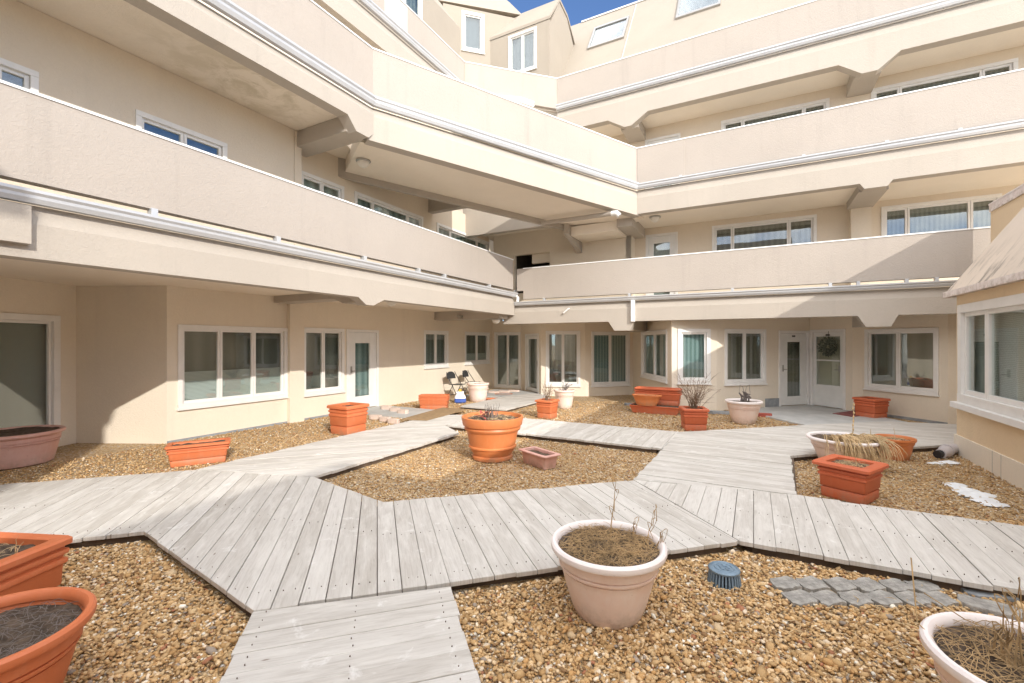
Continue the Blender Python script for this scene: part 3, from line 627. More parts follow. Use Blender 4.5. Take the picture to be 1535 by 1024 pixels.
# ---- single-storey wing on the right
wing = thing('low_wing', 'low beige wing with steep stained mansard roof and wide white window at the right edge', 'building wing', (7.5, 5, 0))
WA = 2.84; BE = 9.63
LW = Line(AB(WA, BE), AB(WA, -3.4)); 
hw = (LW.s_at(1439), LW.s_at(1439)+3.6, .86, 2.33)
wall(LW, .31, 2.55, [hw], wing, 'tan'); window(LW, hw, wing, (.22, .56, .22), 'blind', None, trim=.13, sash=.06)
bl = MB(); LW.box(bl, LW.s_at(1507), hw[1]-.1, -.11, -.1, .95, 2.25); bl.build('blind', 'blind', wing)
ws = MB(); LW.box(ws, hw[0]-.12, hw[1]+.12, .002, .085, .745, .835); ws.build('window_sill', 'white', wing, bevel=.005)
m = MB(); LW.box(m, -.02, LW.L, -.14, .025, 0, .31); m.build('plinth', 'plinth', wing)
for k in (1.28, 1.52, 3.5, 5.6): m = MB(); LW.box(m, k, k+.012, .0255, .028, 0, .31); m.build('plinth_joint', 'greypanel', wing)
LWe = Line(AB(WA+.02, BE-.001), AB(4.2, BE-.001)); LWe.n = U.copy(); wall(LWe, 0, 2.55, (), wing, 'tan')
m = MB(); pr = [(WA-.12, 2.5), (WA-.12, 2.56), (3.96, 4.32), (3.96, 2.5)]
m.extr([pab(a, BE+.06, z) for a, z in pr], [pab(a, -3.4, z) for a, z in pr]); m.build('mansard_roof', 'mansard', wing)
m = MB(); m.abox(WA-.145, WA-.121, -3.4, BE+.08, 2.485, 2.575); m.abox(WA-.145, WA+.0, BE+.061, BE+.08, 2.485, 2.54); m.build('eave_trim', 'palerim', wing)
m = MB(); m.abox(3.99, 4.15, -3.4, EB-.2, 0, 4.39); o = m.build('parapet', 'tan', wing)
m = MB(); m.abox(3.99, 4.15, EB-.199, 12.83, 0, 2.6); m.build('wall', 'tan', wing)  # unseen wall, added to block a sun leak onto the right bays
m = MB(); m.abox(3.96, 4.18, -3.4, EB-.2, 4.39, 4.42); m.abox(3.968, 3.988, -3.4, EB-.2, 4.26, 4.389); m.build('coping', 'palerim', o)
m = MB(); m.abox(4.15, 16, -3.4, 9.6, 2.6, 2.9); m.build('roof_deck', 'soffit', wing)
# ================================================================== BOARDWALKS
def inpoly(xs, ys, poly):
    r = np.zeros(len(xs), bool); n = len(poly); j = n-1
    for i in range(n):
        xi, yi = poly[i]; xj, yj = poly[j]
        c = ((yi > ys) != (yj > ys)) & (xs < (xj-xi)*(ys-yi)/(yj-yi+1e-12)+xi); r ^= c; j = i
    return r
def clip(poly, nx, ny, c):                       # keep nx*x+ny*y <= c
    out = []
    for i in range(len(poly)):
        p, q = poly[i], poly[(i+1) % len(poly)]; dp, dq = nx*p[0]+ny*p[1]-c, nx*q[0]+ny*q[1]-c
        if dp <= 0: out.append(p)
        if dp*dq < 0: t = dp/(dp-dq); out.append((p[0]+t*(q[0]-p[0]), p[1]+t*(q[1]-p[1])))
    return out
DECKS = []
def boards(name, poly, deg, pitch=.16, z=.10, gap=.0045, th=.036):
    poly = [tuple(p) for p in poly]; DECKS.append(poly)
    d = dirv(deg); n = Vector((-d.y, d.x)); ds = [n.x*p[0]+n.y*p[1] for p in poly]
    lo, hi = min(ds), max(ds); k0 = int(math.floor(lo/pitch)); k1 = int(math.ceil(hi/pitch))
    vs, fs, tones, uvs, nails = [], [], [], [], []
    for k in range(k0, k1):
        jit = random.uniform(-.0015, .0015)
        pc = clip(clip(poly, n.x, n.y, (k+1)*pitch-gap/2+jit), -n.x, -n.y, -(k*pitch+gap/2)+jit)
        if len(pc) < 3: continue
        cl = [pc[0]]
        for q in pc[1:]:
            if (q[0]-cl[-1][0])**2+(q[1]-cl[-1][1])**2 > 1e-6: cl.append(q)
        if len(cl) < 3: continue
        ext = random.uniform(-.012, .013); al = [q[0]*d.x+q[1]*d.y for q in cl]; mid = (min(al)+max(al))/2
        cl = [(q[0]+d.x*ext*(1 if a > mid else -1)*.8, q[1]+d.y*ext*(1 if a > mid else -1)*.8) for q, a in zip(cl, al)]
        for f_ in (.07, .5, .93):
            l_ = min(al)+(max(al)-min(al))*f_
            for e_ in (.28, .72):
                c_ = (k+e_)*pitch; q_ = (d.x*l_+n.x*c_+random.uniform(-.006,.006), d.y*l_+n.y*c_+random.uniform(-.006,.006))
                if q_[1] < 4.6 and max(al)-min(al) > .3 and inpoly(np.array([q_[0]]), np.array([q_[1]]), cl)[0]: nails.append(q_)
        zz = z+random.uniform(-.0035, .0035); til = random.uniform(-.012, .012); o = len(vs); m = len(cl); tone = random.random()*.9+.05
        top = [zz+til*(n.x*q[0]+n.y*q[1]-(k+.5)*pitch) for q in cl]
        vs += [(q[0], q[1], t-th) for q, t in zip(cl, top)]+[(q[0], q[1], t) for q, t in zip(cl, top)]
        f = [tuple(o+i for i in range(m-1,-1,-1)), tuple(o+m+i for i in range(m))]+[(o+i, o+(i+1)%m, o+m+(i+1)%m, o+m+i) for i in range(m)]
        fs += f; tones += [tone]*(2*m); uo = random.uniform(0, 50); ua = random.uniform(0, 20)
        uvs += [(ua+q[0]*d.x+q[1]*d.y, uo+q[0]*n.x+q[1]*n.y) for q in cl]*2
    me = bpy.data.meshes.new(name); me.from_pydata(vs, [], fs); me.update()
    at = me.attributes.new('tone', 'FLOAT', 'POINT'); at.data.foreach_set('value', tones)
    uvl = me.uv_layers.new(name='UVMap'); li = np.zeros(len(me.loops), dtype=np.int32); me.loops.foreach_get('vertex_index', li)
    uvl.data.foreach_set('uv', np.array(uvs)[li].ravel())
    o = bpy.data.objects.new(name, me); COL.objects.link(o); me.materials.append(MT['deck']); tag(o, kind='structure')
    nl = MB(); seen = 0
    for (x, y) in nails:
        nl.lathe([(.0032, z-.002), (.0032, z+.0062), (.001, z+.0064)], 6, cx=x, cy=y)
    if nails: nl.build('nail_heads', 'joist', o, world=False)
    bv = o.modifiers.new('bevel', 'BEVEL'); bv.width = .0045; bv.segments = 2; bv.limit_method = 'ANGLE'; bv.angle_limit = R(50)
    c = Vector((sum(p[0] for p in poly)/len(poly), sum(p[1] for p in poly)/len(poly)))
    j = MB(); j.prism([(p[0]-(p[0]-c.x)/max(.01, (Vector(p)-c).length)*.10, p[1]-(p[1]-c.y)/max(.01, (Vector(p)-c).length)*.10) for p in poly], .0, z-th-.004)
    jo = j.build('deck_joists', 'joist', o, world=False); return o
dM = dirv(73.3); nM = Vector((-dM.y, dM.x))
def ML(x, c): return (x, (c+.287*x)/.958)        # point on a line parallel to the main walk
fC = (-3.23, 3.94); fD = (-1.58, 2.86)
cR = (1.90, 3.76); bR = (1.47, 5.43)
main = [(-8.2, 2.45), fC, fD, ML(-1.55, 3.09), ML(1.9, 3.06), bR, (-1.33, 4.67), (-2.45, 5.55), (-4.18, 5.72), (-8.6, 4.40)]
main = [(-8.2, 2.45), fC, (-1.60, 2.78), ML(1.9, 3.06), bR, (-1.33, 4.67), (-2.45, 5.55), (-4.14, 5.86), (-8.6, 4.42)]
boards('boardwalk', main, -16.7)
wB = [ML(-1.60, 3.06), ML(-.42, 3.06)]; 
wB = [(-1.60, 2.775), (-.42, 3.065), (.28, .75), (-.93, .40)]
boards('boardwalk', wB, 73.3, z=.094)
wR = [(1.908, 3.75), (1.478, 5.445), (3.1, 4.89), (6.8, 2.88), (6.2, 1.6)]
boards('boardwalk', wR, 28.3)
wBR = [(1.48, 5.46), (3.11, 8.38), (6.25, 9.18), (7.9, 9.5), (9.35, 9.15), (8.1, 7.58), (4.1, 6.6), (3.10, 4.905)]
boards('boardwalk', wBR, 118.3)
wF = [(2.36, 7.06), (3.14, 8.40), (.30, 9.93), (-.55, 10.4), (-1.35, 9.1), (-.7, 8.75)]
boards('boardwalk', wF, 28.3)
wBL = [(-2.46, 5.57), (-4.13, 5.88), (-3.94, 6.31), (-1.75, 10.4), (-.55, 10.42), (-1.38, 9.1), (-.98, 8.3)]
boards('boardwalk', wBL, 73.3)
def ab_poly(l): return [tuple(AB(a, b)) for a, b in l]
boards('boardwalk', ab_poly([(-6.9, 9.9), (-5.5, 9.9), (-5.45, 12.6), (-6.4, 13.6), (-6.9, 12.5)]), 118.3, z=.085)
# concrete stoops
def slab(poly, z, mat='concrete', name='concrete_path'):
    DECKS.append([tuple(p) for p in poly]); m = MB(); m.prism(poly, 0, z); return tag(m.build(name, mat, bevel=.01), kind='structure')
slab([(6.2, 9.2), (5.85, 11.55), tuple(p1213-d6*1.5), tuple(p1213), tuple(p1278), (8.6, 9.55), (7.9, 9.52)], .045)
qd = L0.p0+L0.d*L0.s_at(519); qe = L0.p0+L0.d*L0.s_at(575)
slab([tuple(qd+L0.n*.02), tuple(qe+L0.n*.02), tuple(qe+L0.n*2.3), tuple(qd+L0.n*2.15)], .045)
slab([tuple(AB(-8.4, 12.4)), tuple(AB(-6.5, 12.4)), tuple(AB(-6.0, 13.9)), tuple(AB(-7.6, 14.6)), tuple(AB(-8.5, 14.4))], .05)
# ================================================================== GRAVEL PEBBLES (stuff)
t = (1+5**.5)/2
ICO = np.array([(-1,t,0),(1,t,0),(-1,-t,0),(1,-t,0),(0,-1,t),(0,1,t),(0,-1,-t),(0,1,-t),(t,0,-1),(t,0,1),(-t,0,-1),(-t,0,1)])/math.hypot(1,t)
ICF = np.array([(0,11,5),(0,5,1),(0,1,7),(0,7,10),(0,10,11),(1,5,9),(5,11,4),(11,10,2),(10,7,6),(7,1,8),(3,9,4),(3,4,2),(3,2,6),(3,6,8),(3,8,9),(4,9,5),(2,4,11),(6,2,10),(8,6,7),(9,8,1)])
OCT = np.array([(1,0,0),(0,1,0),(-1,0,0),(0,-1,0),(0,0,1),(0,0,-1)], float)
OCF = np.array([(0,1,4),(1,2,4),(2,3,4),(3,0,4),(1,0,5),(2,1,5),(3,2,5),(0,3,5)])
PAL = np.array([(.20,.11,.05),(.34,.21,.09),(.42,.275,.13),(.48,.33,.17),(.52,.385,.22),(.58,.45,.29),(.40,.235,.095),(.62,.54,.43),(.24,.21,.19),(.74,.70,.64),(.30,.12,.065)])
PAL = np.minimum(PAL*np.array([1.22,1.17,1.12]), .85)
PW = np.array([.08,.13,.19,.18,.13,.09,.09,.045,.025,.025,.015]); PW = PW/PW.sum()
def pebbles(n, x0, x1, y0, y1, rmin, rmax, base, faces):
    xs = rng.uniform(x0, x1, n); ys = rng.uniform(y0, y1, n)
    keep = (np.abs(xs/ys) < 1.22) & ~((xs > 1.9) & (xs < 2.98) & (ys > 2.98) & (ys < 3.29)) & ~((xs-1.545)**2+(ys-3.27)**2 < .012)
    for p in DECKS: keep &= ~inpoly(xs, ys, p)
    aa = xs*CA-ys*SA; bb = xs*SA+ys*CA
    keep &= ~((aa > WA-.02) & (bb < BE+.05)) & (aa > A0+.03)
    xs, ys = xs[keep], ys[keep]; n = len(xs)
    r = rng.uniform(rmin, rmax, n)*(1+.6*(rng.random(n) < .06)); s = np.stack([r*rng.uniform(.9,1.55,n), r*rng.uniform(.7,1,n), r*rng.uniform(.45,.75,n)], 1)
    V = base[None]*(1+rng.uniform(-.2,.2,(n,len(base),1)))*s[:,None]
    yaw = rng.uniform(0, 6.283, n); tl = rng.normal(0, .35, n)
    x, y, z = V[...,0], V[...,1], V[...,2]
    x, z = x*np.cos(tl)[:,None]+z*np.sin(tl)[:,None], -x*np.sin(tl)[:,None]+z*np.cos(tl)[:,None]
    X = x*np.cos(yaw)[:,None]-y*np.sin(yaw)[:,None]+xs[:,None]; Y = x*np.sin(yaw)[:,None]+y*np.cos(yaw)[:,None]+ys[:,None]
    Z = z+(rng.uniform(.0, .016, n)+s[:,2]*.45)[:,None]
    vs = np.stack([X,Y,Z], -1).reshape(-1, 3); fs = (faces[None]+(np.arange(n)*len(base))[:,None,None]).reshape(-1, 3)
    col = PAL[rng.choice(len(PAL), n, p=PW)]*rng.uniform(.8,1.15,(n,1)); col = np.repeat(col, len(base), 0)
    return vs, fs, col
sets = [pebbles(90000, -4.2, 5.2, 1.9, 4.4, .0065, .0145, ICO, ICF), pebbles(9000, -4.2, 5.2, 1.9, 4.4, .013, .02, ICO, ICF), pebbles(60000, -8, 7.3, 4.4, 8.4, .008, .016, OCT, OCF), pebbles(26000, -6.5, 7.5, 8.4, 13.5, .011, .02, OCT, OCF)]
off = 0; VV, FF, CC = [], [], []
for v_, f_, c_ in sets: VV.append(v_); FF.append(f_+off); CC.append(c_); off += len(v_)
VV = np.concatenate(VV); FF = np.concatenate(FF); CC = np.concatenate(CC)
me = bpy.data.meshes.new('gravel'); me.vertices.add(len(VV)); me.vertices.foreach_set('co', VV.ravel().astype(np.float32))
me.loops.add(FF.size); me.loops.foreach_set('vertex_index', FF.ravel().astype(np.int32)); me.polygons.add(len(FF))
me.polygons.foreach_set('loop_start', (np.arange(len(FF))*3).astype(np.int32)); me.update(calc_edges=True); me.shade_smooth()
ca = me.attributes.new('pcol', 'FLOAT_COLOR', 'POINT'); ca.data.foreach_set('color', np.concatenate([CC, np.ones((len(CC),1))], 1).ravel().astype(np.float32))
o = bpy.data.objects.new('gravel', me); COL.objects.link(o); me.materials.append(MT['pebble'])
tag(o, 'loose tan and brown pea gravel filling the beds between the boardwalks', 'gravel', kind='stuff')
# ================================================================== POTS
def soil_disc(parent, hx, hy, z, rect=False, seed=0):
    m = MB(); N = 14; vs = []; fs = []
    for i in range(N+1):
        for j in range(N+1):
            x, y = i/N*2-1, j/N*2-1
            if not rect: k = math.sqrt(max(0, 1-.5*y*y)), math.sqrt(max(0, 1-.5*x*x)); x, y = x*k[0], y*k[1]
            vs.append((x*hx, y*hy, z+.022*noise.noise(Vector((x*4+seed, y*4, seed)))+.01*noise.noise(Vector((x*13, y*13+seed, 2)))))
    for i in range(N):
        for j in range(N): fs.append((i*(N+1)+j, (i+1)*(N+1)+j, (i+1)*(N+1)+j+1, i*(N+1)+j+1))
    m.add(vs, fs); return m.build('soil', 'soil', parent, world=False, smooth=True)
def round_pot(label, x, y, rb, rr, h, mat, rimmat=None, style='classic', group=None, soil=.1, rz=0, sx=1, sy=1, tilt=0, name='round_planter'):
    t = thing(name, label, 'planter', (x, y, 0.012), rz, group); t.rotation_euler = (0, tilt, rz)
    def r(f): return rb+(rr*.93-rb)*f**.9
    if style == 'classic':                        # tapered, double bead two thirds up, rolled rim
        out = [(rb*.96, 0), (rb, .01)]+[(r(f), h*f) for f in (.15, .35, .55, .64)]
        out += [(r(.645)+.001, h*.645), (r(.65)-.009, h*.650), (r(.662)-.009, h*.662), (r(.668)+.006, h*.668), (r(.69)+.009, h*.69), (r(.712)+.007, h*.712), (r(.718)-.008, h*.718), (r(.73)-.008, h*.730), (r(.737)+.006, h*.737), (r(.76)+.006, h*.76), (r(.86), h*.86), (rr*.95, h*.9)]
        rim = [(rr*.93, h*.895), (rr*.985, h*.90), (rr, h*.93), (rr*.995, h*.975), (rr*.965, h), (rr*.92, h), (rr*.885, h*.975), (rr*.87, h*.93), (rr*.87, h*.90)]
    elif style == 'banded':                       # big orange: rolled foot, band, double band, tall lip
        out = [(rb*1.02, 0), (rb*1.06, .015), (rb*1.06, .05), (rb*.99, .07), (r(.2), h*.2), (r(.28), h*.27), (r(.3)+.022, h*.285), (r(.3)+.022, h*.315), (r(.33), h*.335), (r(.5), h*.5), (r(.66), h*.66), (r(.7)+.02, h*.69), (r(.72)+.03, h*.735), (r(.74)+.02, h*.76), (r(.8)+.005, h*.79)]
        rim = [(r(.8), h*.79), (rr*.95, h*.80), (rr*.965, h*.83), (rr, h*.97), (rr*.995, h*.995), (rr*.97, h), (rr*.93, h), (rr*.915, h*.97), (rr*.88, h*.82)]
    else:                                         # plain: collar then straight
        out = [(rb*.97, 0), (rb, .008), (r(.4), h*.4), (r(.7), h*.7), (r(.72)+.008, h*.72), (r(.86)+.01, h*.86)]
        rim = [(r(.86)+.008, h*.86), (rr*.98, h*.88), (rr, h*.9), (rr, h*.985), (rr*.985, h), (rr*.95, h), (rr*.93, h*.98), (rr*.9, h*.86)]
    ins = [(out[-1][0]-.015, out[-1][1]), (r(.5)-.02, h*.5), (r(.45)-.03, h*.45)]
    b = MB(); b.lathe(out+ins, 56, sx, sy); b.build('body', mat, t, world=False, smooth=True)
    q = MB(); q.lathe(rim+[rim[0]], 56, sx, sy, caps=False); q.build('rim', rimmat or mat, t, world=False, smooth=True)
    zs = h*(1-soil); soil_disc(t, rr*.875*sx, rr*.875*sy, zs, seed=x*3); t['rim'] = rr; t['soilz'] = zs+.012
    return t
def box_pot(label, x, y, deg, hx, hy, h, mat, group=None, bands=True, name='box_planter', soil=.09, z=0.01, rimk=1.2):
    t = thing(name, label, 'planter', (x, y, z), R(90-deg), group)
    def S(f, z_, e=0): return (hx*f+e, hy*f+e*1.0, h*z_)
    if bands:
        secs = [S(.95,0), S(.965,.02), S(.985,.265), S(.975,.275), S(.915,.28), S(.915,.305), S(.99,.31), S(1.005,.325), S(1.025,.60), S(1.03,.61), S(1.085,.63), S(1.095,.665), S(1.085,.69), S(1.03,.705), S(1.035,.745), S(1.10,.765), S(1.11,.80), S(1.10,.825), S(1.045,.84), S(1.05,.90)]
    else: secs = [S(.86,0), S(.88,.02), S(.98,.8), S(1.0,.9)]
    k = rimk; iw = .012 if hx-hy > .05 else .03
    rim = [(hx+(k-1)*min(hx,hy)-.03, hy+(k-1)*min(hx,hy)-.03, h*.88), (hx+(k-1)*min(hx,hy), hy+(k-1)*min(hx,hy), h*.90), (hx+(k-1)*min(hx,hy), hy+(k-1)*min(hx,hy), h*.97), (hx+(k-1)*min(hx,hy)-.012, hy+(k-1)*min(hx,hy)-.012, h),
           (hx-iw, hy-iw, h), (hx-iw-.008, hy-iw-.008, h*.985), (hx-iw-.012, hy-iw-.012, h*.84)]
    ins = [(hx-iw-.006, hy-iw-.006, h*.88), (hx-iw-.02, hy-iw-.02, h*.6)]
    b = MB(); b.rloft(secs+ins, .018); b.build('body', mat, t, world=False, smooth=True)
    q = MB(); q.rloft(rim+[rim[0]], .03); me_f = q.f; q.f = me_f[:-2]; q.build('rim', mat, t, world=False, smooth=True)
    soil_disc(t, hx-iw-.004, hy-iw-.004, h*(1-soil), True, x*5); t['soilz'] = h*(1-soil)+z+.005
    return t
GP = 'planters set out round the courtyard'
near = round_pot('large bleached pink pot with double ring and white rim, foreground beside the main boardwalk', .625, 2.93, .215, .37, .45, 'pale', 'palerim', group=GP)
corner = round_pot('bleached pink pot cut off by the lower right corner, dry stems inside', 2.13, 1.80, .23, .37, .45, 'pale', 'palerim', group=GP)
tl = round_pot('round terracotta pot of bare soil cut off by the lower left corner', -2.37, 2.02, .22, .37, .45, 'terra', group=GP, soil=.16)
box_pot('square terracotta planter cut off by the left edge, behind the lower left pot', -3.29, 2.75, 95.8, .27, .27, .45, 'terra', GP, rimk=1.16)
round_pot('wide faded pink pot below the tall window at the left edge', -7.2, 6.5, .40, .53, .47, 'pinkish', 'pinkish', group=GP, soil=.05)
box_pot('low oblong terracotta planter between left wall and boardwalk', -4.57, 6.56, 59, .34, .14, .30, 'terra', GP, rimk=1.35)
box_pot('tall square terracotta planter by the white door on the left', -3.2, 8.78, 118.3, .24, .24, .55, 'terra', GP)
box_pot('oblong terracotta planter against the left wall near the folding chairs', -2.07, 11.95, 92, .36, .15, .38, 'terra', GP, rimk=1.2)
round_pot('pale pink pot standing in front of the folding chairs', -1.03, 13.6, .24, .34, .55, 'pale', 'pale', group=GP, soil=.08)
big = round_pot('big glossy orange terracotta pot in the middle gravel island', -.297, 6.83, .29, .47, .64, 'orange', style='banded', group=GP, soil=.08)
box_pot('small faded pink trough beside the big orange pot', .39, 6.42, -36, .27, .12, .2, 'pinkish', GP, bands=False, rimk=1.3, soil=.2)
b12 = box_pot('square terracotta planter of bare twigs in front of a pale pot', .83, 10.56, 122, .18, .18, .42, 'terra', GP, rimk=1.25)
p13 = round_pot('pale pink pot with twigs behind a square terracotta planter', 1.42, 12.15, .19, .29, .49, 'pale', 'pale', group=GP)
tray = box_pot('long red terracotta trough lying flat as a base under other planters', 3.60, 11.25, 118.3, .60, .22, .19, 'terrared', GP, bands=False, rimk=1.06, soil=.02)
box_pot('long red terracotta trough resting on top of another trough', 3.72, 11.42, 118.3, .52, .15, .42, 'terrared', GP, rimk=1.3, z=.205)
half = round_pot('small oval orange bowl resting on the long red trough', 3.36, 11.20, .24, .37, .27, 'orange', style='plain', group=GP, rz=R(-28), sy=.42); half.location.z = .205
b15 = box_pot('square red terracotta planter holding a spreading bare shrub', 3.69, 9.12, 100, .21, .21, .44, 'terrared', GP)
p16 = round_pot('white rimmed pale pot with dark curled stalks near the right hand doors', 5.09, 9.86, .225, .375, .49, 'pale', 'palerim', group=GP)
box_pot('square red terracotta planter beside the storm door with the wreath', 8.40, 10.5, 163, .22, .22, .47, 'terrared', GP)
p18 = round_pot('wide white pot with straw spilling over its rim', 4.74, 6.42, .27, .45, .40, 'pale', 'palerim', group=GP)
p19 = round_pot('plain orange pot with a collar behind the spilling straw', 5.79, 6.8, .175, .26, .32, 'orange', style='plain', group=GP, soil=.15)
b20 = box_pot('square red terracotta planter at the edge of the right boardwalk', 3.83, 5.09, 147, .215, .215, .40, 'terrared', GP, rimk=1.3)
# ================================================================== DRY PLANTS
def stem(m, p, h, lean=(0,0), r=.006, wig=.03, n=7, droop=0):
    pts = []; x, y, z = p
    for i in range(n):
        f = i/(n-1); pts.append((x+lean[0]*f+random.uniform(-wig,wig)*f, y+lean[1]*f+random.uniform(-wig,wig)*f, z+h*f-droop*f*f))
    m.tube(pts, [r*(1-.7*i/(n-1)) for i in range(n)], 5); return pts
def litter(m, cx, cy, rad, z, n, ln=.12, r=.0016, sy=1):
    for _ in range(n):
        a = random.uniform(0, 6.28); q = rad*math.sqrt(random.random()); x, y = cx+q*math.cos(a), cy+q*math.sin(a)*sy; b = random.uniform(0, 6.28); l = ln*random.uniform(.35,1.25); c = random.gauss(0, .9)
        h = random.uniform(.0,.035)*ln/.16; pts = []; px_, py_ = x, y
        for i in range(7):
            f = i/6; pts.append((px_, py_, z+.006+h*math.sin(math.pi*f)+random.uniform(0,.004))); t_ = b+c*f; px_ += l/6*math.cos(t_); py_ += l/6*math.sin(t_)
            if (px_-cx)**2+((py_-cy)/sy)**2 > (rad*1.12)**2: break
        if len(pts) > 2: m.tube(pts, [r*(1-.5*i/len(pts)) for i in range(len(pts))], 4)
def curl(m, p, r=.003):
    x, y, z = p; a = random.uniform(0, 6.28); q = [p]
    for i in range(1, 6): q.append((x+.03*math.cos(a)*math.sin(i*.7), y+.03*math.sin(a)*math.sin(i*.7), z+.035*math.sin(i*.8)-.012*i))
    m.tube(q, r*.8, 4)
def plant(name, label, mat, m, cat='dry plant', group=None): return tag(m.build(name, mat), label, cat, group)
m = MB(); z = .012+near['soilz']; litter(m, .625, 2.93, .295, z-.008, 620, .17, .0016)
for (dx, dy, h, l) in ((.06, .18, .36, (.03,.02)), (.27, .06, .22, (.07,.02)), (.31, -.02, .12, (.04,-.02)), (.2,.14,.1,(.03,.05))):
    pts = stem(m, (.625+dx, 2.93+dy, z), h, l, .005, .012)
    for q in pts[3:]: curl(m, q, .0028); 
plant('dead_grass', 'matted dead grass with a few thin stalks in the large foreground pot', 'brownstraw', m)
m = MB(); z = .012+corner['soilz']; litter(m, 2.13, 1.80, .30, z-.008, 420, .18, .0017)
for k in range(16):
    pts = stem(m, (2.13+random.uniform(-.1,.12), 1.80+random.uniform(-.05,.14), z), random.uniform(.12,.3), (random.uniform(-.06,.06), random.uniform(-.06,.06)), .005, .02)
    curl(m, pts[-1])
m.tube([(1.86,1.98,z+.02), (1.86,2.06,.47), (1.92,2.16,.72)], .003, 5); m.tube([(1.9,2.07,.6), (2.02,2.0,.52), (2.1,1.95,.5)], .0025, 5)
plant('dead_plant', 'brown withered stems and straw in the lower right corner pot', 'brownstraw', m)
m = MB(); z = .012+tl['soilz']; litter(m, -2.37, 2.02, .3, z-.008, 260, .11, .0014); plant('dead_grass', 'grey wisps of dead grass on the soil of the lower left round pot', 'greystalk', m)
m = MB(); litter(m, -3.29, 2.75, .2, .425, 40, .1, .002); stem(m, (-3.08, 2.78, .42), .14, (.02,.0), .004, .01); stem(m, (-3.06, 2.76, .42), .1, (.03,.02), .004, .01); plant('dead_grass', 'small pale stub of dead stalk in the square planter at the left edge', 'straw', m)
m = MB(); z = big['soilz']+.012
for k in range(26): stem(m, (-.33+random.gauss(0,.06), 6.83+random.gauss(0,.05), z), random.uniform(.1,.24), (random.gauss(0,.03), random.gauss(0,.03)), .007, .012)
plant('dead_plant', 'clump of short grey stalks in the big orange pot', 'greystalk', m)
m = MB()
for k in range(16):
    p = Vector((-.43+random.gauss(0,.05), 6.80+random.gauss(0,.05), z+random.uniform(.01,.1))); a = random.uniform(0,6.28); d = Vector((math.cos(a), math.sin(a), random.uniform(-.3,.6)))*.05; e = Vector((-math.sin(a), math.cos(a), .3))*.02
    m.add([p-d, p+e, p+d, p-e+Vector((0,0,.012))], [(0,1,2,3)])
plant('dead_leaves', 'dark red withered leaves at the left of the stalk clump in the big orange pot', 'redleaf', m)
m = MB(); litter(m, -.297, 6.83, .36, z-.004, 90, .1, .0025); plant('dead_grass', 'short straw scattered over the soil of the big orange pot', 'straw', m)
def shrub(cx, cy, z, n, h, spread, mat, name, label, r=.006, sub=3):
    m = MB()
    for k in range(n):
        a = random.uniform(0, 6.28); s = spread*random.uniform(.3,1); hh = h*random.uniform(.55,1)
        pts = stem(m, (cx+random.gauss(0,.04), cy+random.gauss(0,.04), z), hh, (s*math.cos(a), s*math.sin(a)), r, .03, 8, hh*.25*random.random())
        for j in range(sub):
            q = pts[random.randint(2, 6)]; b = a+random.uniform(-1.2,1.2); l = s*random.uniform(.3,.7)
            stem(m, q, hh*random.uniform(.05,.35), (l*math.cos(b), l*math.sin(b)), r*.6, .02, 5, .04)
    return plant(name, label, mat, m, 'dry shrub')
shrub(3.69, 9.12, b15['soilz'], 52, .78, .42, 'twig', 'bare_shrub', 'spreading bare brown shrub in the square red planter', .0048, 4)
shrub(.83, 10.56, b12['soilz'], 20, .62, .24, 'twig', 'bare_shrub', 'thin bare twigs in the square planter near the far windows', .0055, 3)
shrub(1.42, 12.15, p13['soilz']+.01, 18, .30, .22, 'greystalk', 'bare_shrub', 'low greyish twigs in the pale pot near the far windows', .006, 3)
m = MB(); z = .012+p16['soilz']
for k in range(12):
    x, y = 5.11+random.gauss(0,.045), 9.86+random.gauss(0,.04); hh = random.uniform(.12,.24); m.tube([(x,y,z), (x+random.gauss(0,.02),y,z+hh*.6), (x+random.gauss(0,.03),y,z+hh), (x+random.gauss(.03,.03),y-.02,z+hh*.9), (x+random.gauss(.03,.03),y-.03,z+hh*.6)], .016, 6)
for s in (-1, 1): m.tube([(5.11,9.86,z+.15), (5.11+s*.04,9.86,z+.33), (5.11+s*.1,9.86,z+.38), (5.11+s*.12,9.86,z+.2)], .004, 4)
plant('dead_plant', 'dark curled dead stalks in the white rimmed pot near the right hand doors', 'greystalk', m)
m = MB(); z = p18['soilz']
for k in range(280):                              # straw bent over the rim towards the viewer
    a = R(random.uniform(-125, -50)); d = Vector((math.cos(a), math.sin(a), 0)); s0 = Vector((4.74+max(-.26,min(.28,random.gauss(0,.17))), 6.33+random.gauss(0,.07), z+random.uniform(0,.05)))
    R_ = random.uniform(.22,.36); up = random.uniform(.03,.08); dn = random.uniform(.1,.3)
    pts = [s0, s0+d*R_*.4+Vector((0,0,up)), s0+d*R_*.75+Vector((0,0,up*.85)), s0+d*R_+Vector((0,0,up*.1-.02)), s0+d*(R_+.045)+Vector((0,0,-dn*.6)), s0+d*(R_+.05+random.gauss(0,.015))+Vector((0,0,-dn))]
    m.tube(pts, [.005,.005,.0045,.004,.0035,.002], 4)
plant('dead_grass', 'thick mop of golden straw drooping over the wide white pot', 'straw', m)
m = MB(); pts = stem(m, (4.78, 6.3, p18['soilz']), .52, (.02,.0), .008, .01, 10)
for q in pts[3:]: m.ball(q, .013, 1.5, 6, 4)
stem(m, (5.15, 6.45, p18['soilz']), .15, (.02,.01), .007, .01)
plant('dead_stalk', 'single tall knobbly stalk rising from the wide white pot', 'straw', m)
m = MB(); litter(m, 5.79, 6.8, .2, p19['soilz']+.005, 60, .1, .0025); stem(m, (5.8, 6.8, p19['soilz']), .19, (.0,.01), .005, .01); plant('dead_grass', 'dry clippings and one thin stalk in the plain orange pot', 'straw', m)
